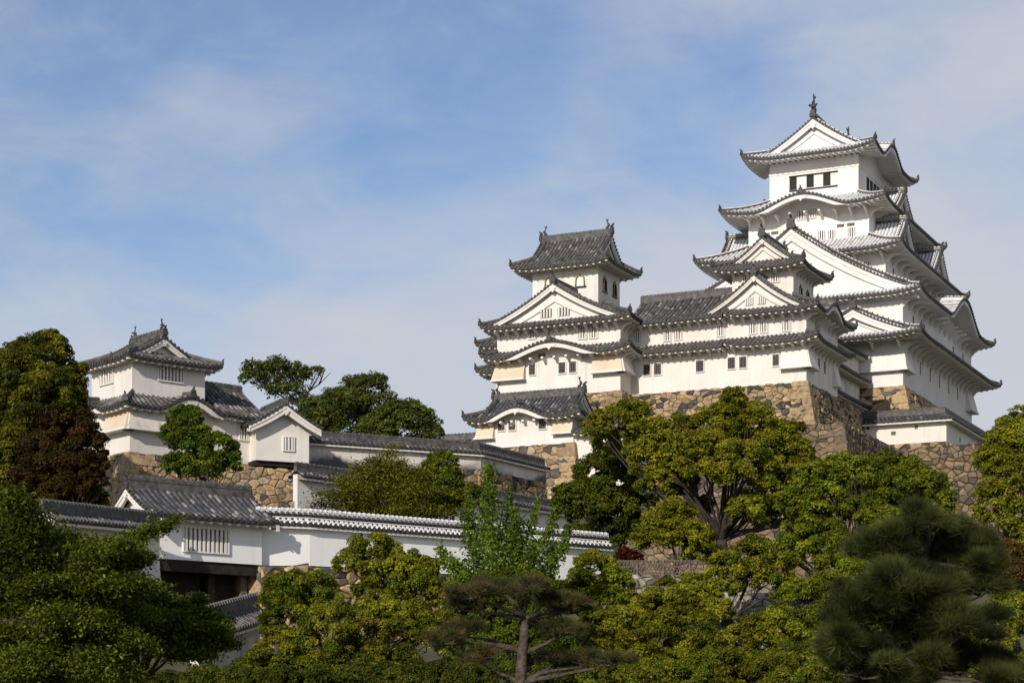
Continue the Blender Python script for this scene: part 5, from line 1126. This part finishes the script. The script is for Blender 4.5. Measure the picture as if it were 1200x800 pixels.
spike_tree('ginkgo_tree', 'young pointed tree with long upswept leafy limbs, before the bright white wall', 116, 583,
    [((585, 760), (573, 546), 1.0), ((582, 690), (604, 592), .9), ((585, 680), (652, 592), .9), ((585, 665), (630, 585), .7), ((582, 690), (515, 640), .9), ((582, 680), (545, 600), .9), ((580, 650), (548, 575), .6), ((584, 640), (598, 570), .6),
     ((590, 705), (650, 640), 1.0), ((590, 700), (668, 615), .8), ((580, 705), (530, 655), 1.0), ((585, 700), (610, 640), 1.1), ((585, 710), (555, 640), 1.1), ((585, 720), (640, 670), 1.3), ((580, 720), (520, 685), 1.3), ((585, 720), (600, 650), 1.3), ((583, 640), (565, 590), .8), ((583, 655), (610, 610), .8), ((586, 715), (625, 640), 1.2), ((582, 715), (540, 660), 1.2), ((584, 735), (650, 690), 1.5), ((582, 735), (525, 700), 1.5), ((584, 735), (585, 665), 1.6)], GK, width=.85)
# big camphor on the garden terrace, with dark limbs showing
tree('camphor_tree', 'big spreading olive-green camphor with dark forked limbs, in front of the gallery base', 152, 846, [(727, 500, 32), (712, 520, 20, 3), (768, 508, 24), (752, 528, 24), (800, 512, 28), (842, 505, 34), (880, 498, 30), (858, 472, 20), (905, 518, 30), (925, 535, 24), (828, 545, 40, -3), (872, 548, 38, -3), (790, 540, 30), (918, 562, 32), (940, 578, 28), (768, 568, 24), (895, 580, 30), (800, 570, 24, 3), (855, 520, 30, 4), (935, 545, 26, 3), (950, 600, 26, 2), (905, 610, 22, 5), (700, 500, 20), (815, 530, 24, -4), (875, 600, 24, -3), (822, 596, 18, 3), (760, 545, 26), (930, 510, 20), (858, 480, 16), (745, 490, 22)], OL, r0=.6, clump=.22, fork=(845, 632), tops=[(.15, .175, .022), (.18, .185, .028)])
tree('holm_oak', 'dark dense evergreen left of the camphor, over the end of the bright white wall', 160, 705, [(700, 560, 34), (678, 590, 28), (722, 545, 26), (745, 575, 30), (690, 612, 30), (662, 582, 18), (722, 605, 36), (740, 628, 26), (700, 585, 30), (752, 600, 24)], [(.060, .086, .014), (.078, .104, .017), (.045, .066, .012)], r0=.4, clump=.22)
tree('camphor_tree', 'round yellow-olive camphor clump above the lattice fence', 149, 790, [(785, 622, 28), (765, 632, 22), (808, 630, 26), (790, 605, 24), (822, 648, 22), (770, 610, 18)], OL, r0=.25, clump=.24, tops=[(.16, .17, .024)])
tree('camphor_tree', 'lower camphor with crooked stems below the fence, right of the garden wall', 132, 855, [(882, 655, 30), (850, 665, 22), (905, 672, 26), (872, 680, 24), (925, 690, 20), (845, 690, 18), (890, 740, 24), (915, 735, 28), (865, 752, 24), (880, 785, 30), (930, 770, 30), (840, 720, 22)], OL, r0=.36, clump=.24, fork=(848, 735), tops=[(.19, .205, .028)])
tree('red_bush', 'small dark red bush at the left end of the lattice fence', 156, 738, [(733, 648, 8), (741, 652, 8), (726, 653, 7), (748, 654, 6)], [(.05, .012, .010), (.035, .012, .009)], r0=.1, cat='bush')
# right-hand trees
tree('broadleaf_tree', 'large fresh green broadleaf tree in front of the stone revetment, right half', 122, 1010, [(1012, 565, 36), (970, 590, 32), (1050, 575, 34), (1085, 572, 26), (1000, 615, 44), (955, 645, 40), (1050, 620, 40), (985, 680, 46), (935, 715, 38), (1030, 660, 40), (1090, 600, 24), (940, 612, 24), (950, 760, 44), (1000, 740, 44), (925, 790, 40), (1030, 548, 22), (955, 562, 24), (930, 590, 24), (985, 552, 24), (1065, 555, 22), (920, 650, 26), (1095, 590, 26), (1080, 610, 34)], GR, r0=.45, clump=.22, tops=[(.12, .155, .02), (.14, .17, .024)])
tree('camphor_tree', 'bright yellow-green tree at the right edge, reaching above the low wall', 124, 1195, [(1182, 512, 26), (1200, 520, 34), (1165, 540, 24), (1185, 560, 34), (1160, 585, 22), (1205, 590, 40), (1175, 615, 24), (1200, 635, 24), (1195, 492, 18), (1150, 605, 12)], YG, r0=.3, clump=.24, tops=[(.165, .19, .03), (.14, .175, .028)], fork=(1192, 645))
tree('broadleaf_bush', 'bright green bush in the bottom right corner, beside the dark pine', 100, 1180, [(1182, 715, 26), (1160, 745, 30), (1195, 750, 34), (1140, 780, 30), (1180, 790, 34)], YG, r0=.18, clump=.26, cat='bush')
tree('russet_bush', 'russet-leaved bush behind the dark pine at the right edge', 118, 1180, [(1182, 652, 22), (1195, 668, 22), (1165, 672, 20), (1190, 690, 20)], [(.075, .050, .022), (.095, .060, .028), (.06, .055, .02)], r0=.12, cov=.7, cat='bush')
# bushes along the bottom
tree('clipped_bush', 'tall clipped camphor bush before the bright white wall, topmost of the bush bank', 112, 445, [(438, 655, 32), (470, 668, 28), (410, 660, 20), (492, 690, 28), (450, 690, 34), (500, 665, 16), (520, 700, 22)], OL, r0=.3, clump=.26, tops=[(.14, .165, .02)], cat='bush')
tree('clipped_bush', 'rounded dark green bush right of the stepped tile-coped wall', 106, 335, [(338, 690, 28), (322, 705, 22), (372, 692, 24), (350, 720, 30), (318, 728, 18), (385, 715, 24)], [(.065, .098, .013), (.085, .115, .016), (.05, .076, .011)], r0=.25, clump=.26, tops=[(.12, .145, .018)], cat='bush')
tree('clipped_bush', 'wide olive bush bank at the bottom, left of the flat-topped pine', 99, 400, [(385, 745, 40), (440, 730, 36), (330, 765, 34), (480, 735, 34), (300, 790, 30), (420, 780, 40), (500, 760, 36), (360, 795, 40), (460, 795, 40), (520, 735, 24)], [(.07, .095, .012), (.09, .112, .015), (.055, .078, .011)], r0=.25, clump=.24, tops=[(.14, .155, .02)], cat='bush')
tree('clipped_bush', 'yellow-green bush below the right end of the bright white wall', 122, 690, [(697, 672, 28), (680, 695, 26), (722, 688, 24), (705, 710, 30), (660, 700, 22), (735, 712, 22), (640, 690, 18)], [(.12, .15, .016), (.15, .175, .02), (.09, .12, .014)], r0=.22, clump=.26, cat='bush')
tree('camphor_bush', 'olive bush bank at the bottom centre, right of the flat-topped pine', 112, 760, [(770, 715, 30), (735, 735, 32), (800, 708, 26), (705, 735, 30), (690, 760, 32), (770, 750, 34), (815, 740, 28), (740, 775, 34), (800, 785, 36), (840, 785, 28), (690, 790, 36), (826, 752, 22), (842, 762, 24), (812, 768, 24)], OL, r0=.28, clump=.24, tops=[(.165, .185, .024)], cat='bush')
tree('laurel_bush', 'mid-green bush behind the flat-topped pine, under the pointed tree', 108, 600, [(560, 695, 30), (610, 690, 30), (640, 705, 28), (585, 720, 34), (545, 725, 28), (630, 735, 32), (600, 760, 40), (560, 770, 40), (650, 770, 36)], [(.06, .098, .013), (.078, .118, .016), (.046, .075, .011)], r0=.22, clump=.26, cat='bush')

# ---- pines: flat pads of needle tufts
def needles(P, D, ln, wd, cols):
    """one tuft of thin needles per point"""
    n = len(P); k = 11; Pr = np.repeat(P, k, 0); Dr = np.repeat(D, k, 0)
    d = unit(Dr + rng.normal(size=(n * k, 3)) * .55); t = unit(np.cross(d, sph(n * k)))
    l = ln * rng.uniform(.7, 1.2, (n * k, 1))
    V = np.stack([Pr - t * wd, Pr + t * wd, Pr + d * l], 1)
    cols = np.array(cols); C = np.repeat(cols[rng.integers(0, len(cols), n)] * rng.uniform(.7, 1.3, (n, 1)), k, 0) * rng.uniform(.85, 1.15, (n * k, 1))
    return V, C
def pine(label, Y, foot, top, trunk, pads, cols, r0=.25, dens=1.0, ln=.16, flat=.3, tops=None):
    fx = at(foot, 0, Y)[0]; base = (fx, Y, gz(fx, Y) - .1); root = bpy.data.objects.new('pine_tree', None); col.objects.link(root); root.location = base; tag(root, label, 'tree')
    mb = MB(); path = [base] + [at(x, y, Y) for x, y in trunk]; mb.tube(path, [r0 * (1 - .55 * i / (len(path) - 1)) for i in range(len(path))], 10, 0)
    VV, CC = [], []
    for i, (px, py, rp, *o) in enumerate(pads):
        dy = o[0] if o else ((i * 53) % 7 - 3) * .35; c = np.array(at(px, py, Y + dy)); r = rp / FOC * Y
        j = min(range(1, len(path)), key=lambda q: abs(path[q][2] - (c[2] - r * .5)) + .0 * q); limb(mb, path[j], tuple(c - np.array([0, 0, r * .1])), r0 * .42, r0 * .12, .14, 6, i + int(px))
        rr_ = random.Random(i)
        for q in range(7):
            an = rr_.uniform(0, 6.28); e = c + np.array([math.cos(an) * r * .8, math.sin(an) * r * .8, r * flat * .3]); limb(mb, tuple(c - np.array([0, 0, r * .1])), tuple(e), r0 * .12, r0 * .04, .1, 4, q)
        for sp in range(11):                              # each pad is a cluster of ragged shoots
            an, ra_ = rng.uniform(0, 2 * np.pi), math.sqrt(rng.uniform(.02, 1)); rs_ = r * rng.uniform(.22, .42)
            cs = c + np.array([math.cos(an) * ra_ * r * .85, math.sin(an) * ra_ * r * .85, (1 - ra_ ** 2) * r * flat * .7 + rng.normal() * r * flat * .28])
            n = int(dens * 24 * (rp / 40) ** 2 * rng.uniform(.6, 1.2)); q = sph(n); q[:, 2] = np.where((q[:, 2] < -.1) & (rng.random(n) < .8), -q[:, 2], q[:, 2]); q[:, :2] += np.array([math.cos(an), math.sin(an)]) * .25 * ra_
            P = cs + q * rs_ * rng.uniform(.35, 1.15, (n, 1)) * np.array([1, 1, .35 + flat * .6])
            D = unit(q * .7 + np.array([math.cos(an) * ra_ * .5, math.sin(an) * ra_ * .5, .75]) + rng.normal(size=(n, 3)) * .2)
            tint = np.array(cols) * rng.uniform(.6, 1.35)
            if tops is not None and rng.random() < .3: tint = np.array(tops) * rng.uniform(.8, 1.2)
            V, C = needles(P, D, ln * rng.uniform(.75, 1.15), .0065 * Y / 70, tint); VV.append(V); CC.append(C)
    mb.build('trunk', ['pine_bark'], root, base, True)
    leaf_mesh('crown', np.concatenate(VV), np.concatenate(CC), root, base, 'needle'); return root
pine('flat-topped brownish pine with a bare forked trunk, bottom centre', 74, 612, 690, [(610, 800), (612, 765), (615, 735), (615, 725)],
     [(556, 700, 30), (585, 690, 34), (620, 692, 26), (655, 710, 32), (540, 712, 24), (672, 716, 22), (545, 742, 30), (520, 752, 24), (655, 742, 30), (560, 772, 24), (690, 778, 30), (718, 776, 22), (650, 775, 22)],
     [(.055, .066, .014), (.075, .066, .020), (.045, .06, .013), (.09, .07, .026)], r0=.26, dens=3.4, ln=.36, flat=.36, tops=[(.13, .085, .035), (.10, .10, .024)])
pine('large dark soft-needled pine in the right foreground', 66, 1085, 600, [(1085, 790), (1082, 720), (1085, 660), (1088, 620)],
     [(1075, 620, 34), (1105, 632, 34), (1045, 640, 32), (1135, 645, 32), (1015, 652, 26), (1080, 655, 44), (1150, 665, 26), (1060, 690, 48), (1110, 690, 50), (1025, 705, 36), (1150, 695, 32), (1085, 720, 54), (1020, 735, 48), (985, 735, 26), (1130, 735, 44), (1050, 765, 56), (985, 760, 36), (1110, 775, 50), (1010, 790, 50), (1070, 800, 56), (1150, 785, 40), (1175, 800, 30), (1000, 700, 22)],
     [(.034, .044, .009), (.046, .056, .011), (.022, .030, .007)], r0=.22, dens=6.5, ln=.46, flat=.5, tops=[(.075, .085, .018)])
# ---- foreground cherries on the left: layered sprays
def spray_tree(name, label, Y, foot, fork, sprays, cols, r0=.2, leaf=2.5, dens=1.0):
    fx = at(foot, 0, Y)[0]; base = (fx, Y, gz(fx, Y) - .1); root = bpy.data.objects.new(name, None); col.objects.link(root); root.location = base; tag(root, label, 'tree')
    mb = MB(); VV, CC = [], []; fk = at(*fork, Y); limb(mb, base, fk, r0, r0 * .75, .06, 6, 5)
    for i, (x0, y0, x1, y1, wd) in enumerate(sprays):
        dy = ((i * 29) % 11 - 5) * .32; a = np.array(at(x0, y0, Y + dy * .3)); b = np.array(at(x1, y1, Y + dy)); L = np.linalg.norm(b - a)
        limb(mb, fk, tuple(a), r0 * .45, r0 * .22, .10, 6, i); limb(mb, tuple(a), tuple(b), r0 * .22, r0 * .05, .05, 6, i + 50)
        d = (b - a) / L; sd_ = np.array([-d[1], d[0], 0]) + 1e-6; sd_ = sd_ / np.linalg.norm(sd_)
        k = int(26 * dens); 
        for j in range(k):
            t = (j + .5) / k; w_ = wd / FOC * Y * (1.15 - .8 * t) * (.5 + .5 * min(1, t * 4)); ph = rng.uniform(0, 2 * np.pi)
            dirv = d * .8 + sd_ * math.cos(ph) * 1.1 + np.array([math.cos(ph * 3) * .2, math.sin(ph), math.sin(ph * 2) * .25 + .18]) * .9; dirv /= np.linalg.norm(dirv)
            p = a + (b - a) * t + np.array([0, 0, .05 * L * math.sin(math.pi * t)]); e = p + dirv * w_ * rng.uniform(.6, 1.2)
            mb.tube([tuple(p), tuple((p + e) / 2 + np.array([0, 0, .02])), tuple(e)], [r0 * .07, r0 * .05, r0 * .025], 4, 0, False)
            n = int(max(10, 400 * w_ / (Y / 55) ** 1.0 * dens)); q = rng.uniform(.1, 1.1, n)
            P = p + (e - p) * q[:, None] + rng.normal(size=(n, 3)) * np.array([.17, .17, .10]) * (Y / 55) * (.5 + w_)
            V, C = leaves_from(P, np.tile(np.array([0., -.1, 1.]), (n, 1)), leaf / 2048 * Y * .62, np.array(cols) * rng.uniform(.65, 1.35), .8, .5); VV.append(V); CC.append(C)
    mb.build('trunk', ['bark'], root, base, True)
    leaf_mesh('crown', np.concatenate(VV), np.concatenate(CC), root, base, 'leaf'); return root
SPRAYS = [(440, 590, 372, 580, 22), (440, 580, 395, 562, 24), (445, 575, 420, 548, 24), (455, 570, 458, 524, 16), (460, 575, 485, 552, 26), (465, 585, 520, 575, 26), (465, 595, 530, 598, 26), (450, 600, 400, 604, 24), (455, 600, 480, 604, 28), (450, 585, 430, 575, 30), (460, 585, 480, 580, 30), (440, 600, 365, 592, 20), (455, 560, 440, 540, 20), (460, 600, 545, 604, 22), (430, 590, 405, 585, 28), (470, 580, 505, 560, 22), (450, 605, 430, 612, 28), (480, 605, 520, 612, 26), (455, 575, 470, 540, 18), (445, 590, 410, 572, 24)]
SPRAYS = [(x0, y0, x1, y1, w_ * .62) for x0, y0, x1, y1, w_ in SPRAYS]
spray_tree('maple_tree', 'feathery olive maple spreading over the middle plaster wall', 149, 452, (455, 606), SPRAYS, [(.075, .09, .014), (.10, .112, .018), (.055, .07, .012), (.12, .13, .024)], r0=.2, leaf=2.2, dens=.85)
spray_tree('cherry_tree', 'dark green cherry with layered sprays filling the lower left corner', 56, 60, (70, 770),
    [(70, 690, 150, 640, 42), (120, 655, 204, 612, 26), (60, 680, 20, 610, 40), (60, 660, 72, 632, 34), (40, 690, -30, 640, 45), (80, 700, 170, 690, 45), (50, 720, -20, 710, 50), (60, 665, 112, 640, 34), (50, 640, 10, 580, 36), (70, 730, 120, 720, 50), (30, 740, -30, 760, 50), (60, 760, 20, 790, 50), (90, 700, 140, 665, 45), (100, 760, 150, 790, 45), (20, 660, 40, 625, 45), (60, 690, 95, 660, 50), (30, 710, 60, 690, 50), (40, 660, -10, 600, 45), (40, 650, 25, 600, 34), (100, 680, 150, 690, 48), (90, 720, 170, 720, 48), (80, 740, 170, 760, 50), (40, 770, 0, 800, 50), (10, 700, -20, 680, 50), (110, 690, 130, 640, 42), (60, 700, 90, 640, 50), (20, 740, 50, 760, 55), (80, 780, 130, 800, 50), (20, 680, 20, 640, 50), (120, 670, 170, 655, 36), (60, 720, 100, 730, 55), (20, 790, 60, 810, 50)], CHR, r0=.2, leaf=2.9, dens=.95)
spray_tree('cherry_tree', 'cherry with dark fanned stems at the bottom left, before the stepped tile-coped wall', 60, 165, (165, 800),
    [(190, 760, 262, 735, 30), (180, 750, 250, 722, 32), (170, 740, 215, 712, 32), (150, 740, 130, 690, 40), (160, 730, 185, 702, 32), (200, 770, 275, 755, 26), (140, 760, 90, 740, 45), (180, 735, 235, 720, 38), (150, 720, 160, 690, 36), (140, 780, 80, 790, 50), (195, 725, 236, 702, 20), (160, 745, 200, 725, 42), (130, 740, 110, 710, 45), (190, 740, 255, 745, 36), (150, 710, 120, 680, 40), (200, 740, 262, 730, 28), (170, 760, 240, 770, 36), (130, 770, 110, 790, 50), (160, 730, 215, 735, 42), (140, 710, 180, 695, 34), (120, 720, 60, 730, 50), (150, 710, 170, 690, 28)], CHR, r0=.14, leaf=2.9, dens=.95)

tree('hedge_bush', 'low olive hedge along the bottom edge, between the two pines', 92, 830, [(700, 800, 30), (745, 805, 30), (790, 800, 32), (835, 805, 32), (880, 802, 34), (925, 806, 32), (960, 800, 30), (850, 780, 26), (910, 785, 26), (975, 775, 26)], OL, r0=.15, clump=.26, cat='bush')
tree('hedge_bush', 'low dark green hedge along the bottom edge, left of the flat-topped pine', 90, 420, [(280, 805, 30), (320, 808, 30), (365, 806, 32), (410, 806, 32), (455, 806, 32), (500, 800, 32), (545, 802, 32), (585, 800, 30), (640, 806, 32), (240, 806, 30), (200, 810, 28), (150, 812, 30), (100, 810, 32), (50, 806, 34), (5, 802, 36), (-20, 770, 36), (20, 775, 34)], [(.05, .07, .012), (.065, .085, .014), (.04, .056, .011)], r0=.15, clump=.26, cat='bush')

tree('fence_shrub', 'loose olive shrub hanging over the garden wall below the lattice fence', 141, 800, [(782, 690, 16), (815, 688, 20), (800, 700, 18), (835, 700, 20), (765, 702, 14)], OL, r0=.12, clump=.26, cat='shrub')
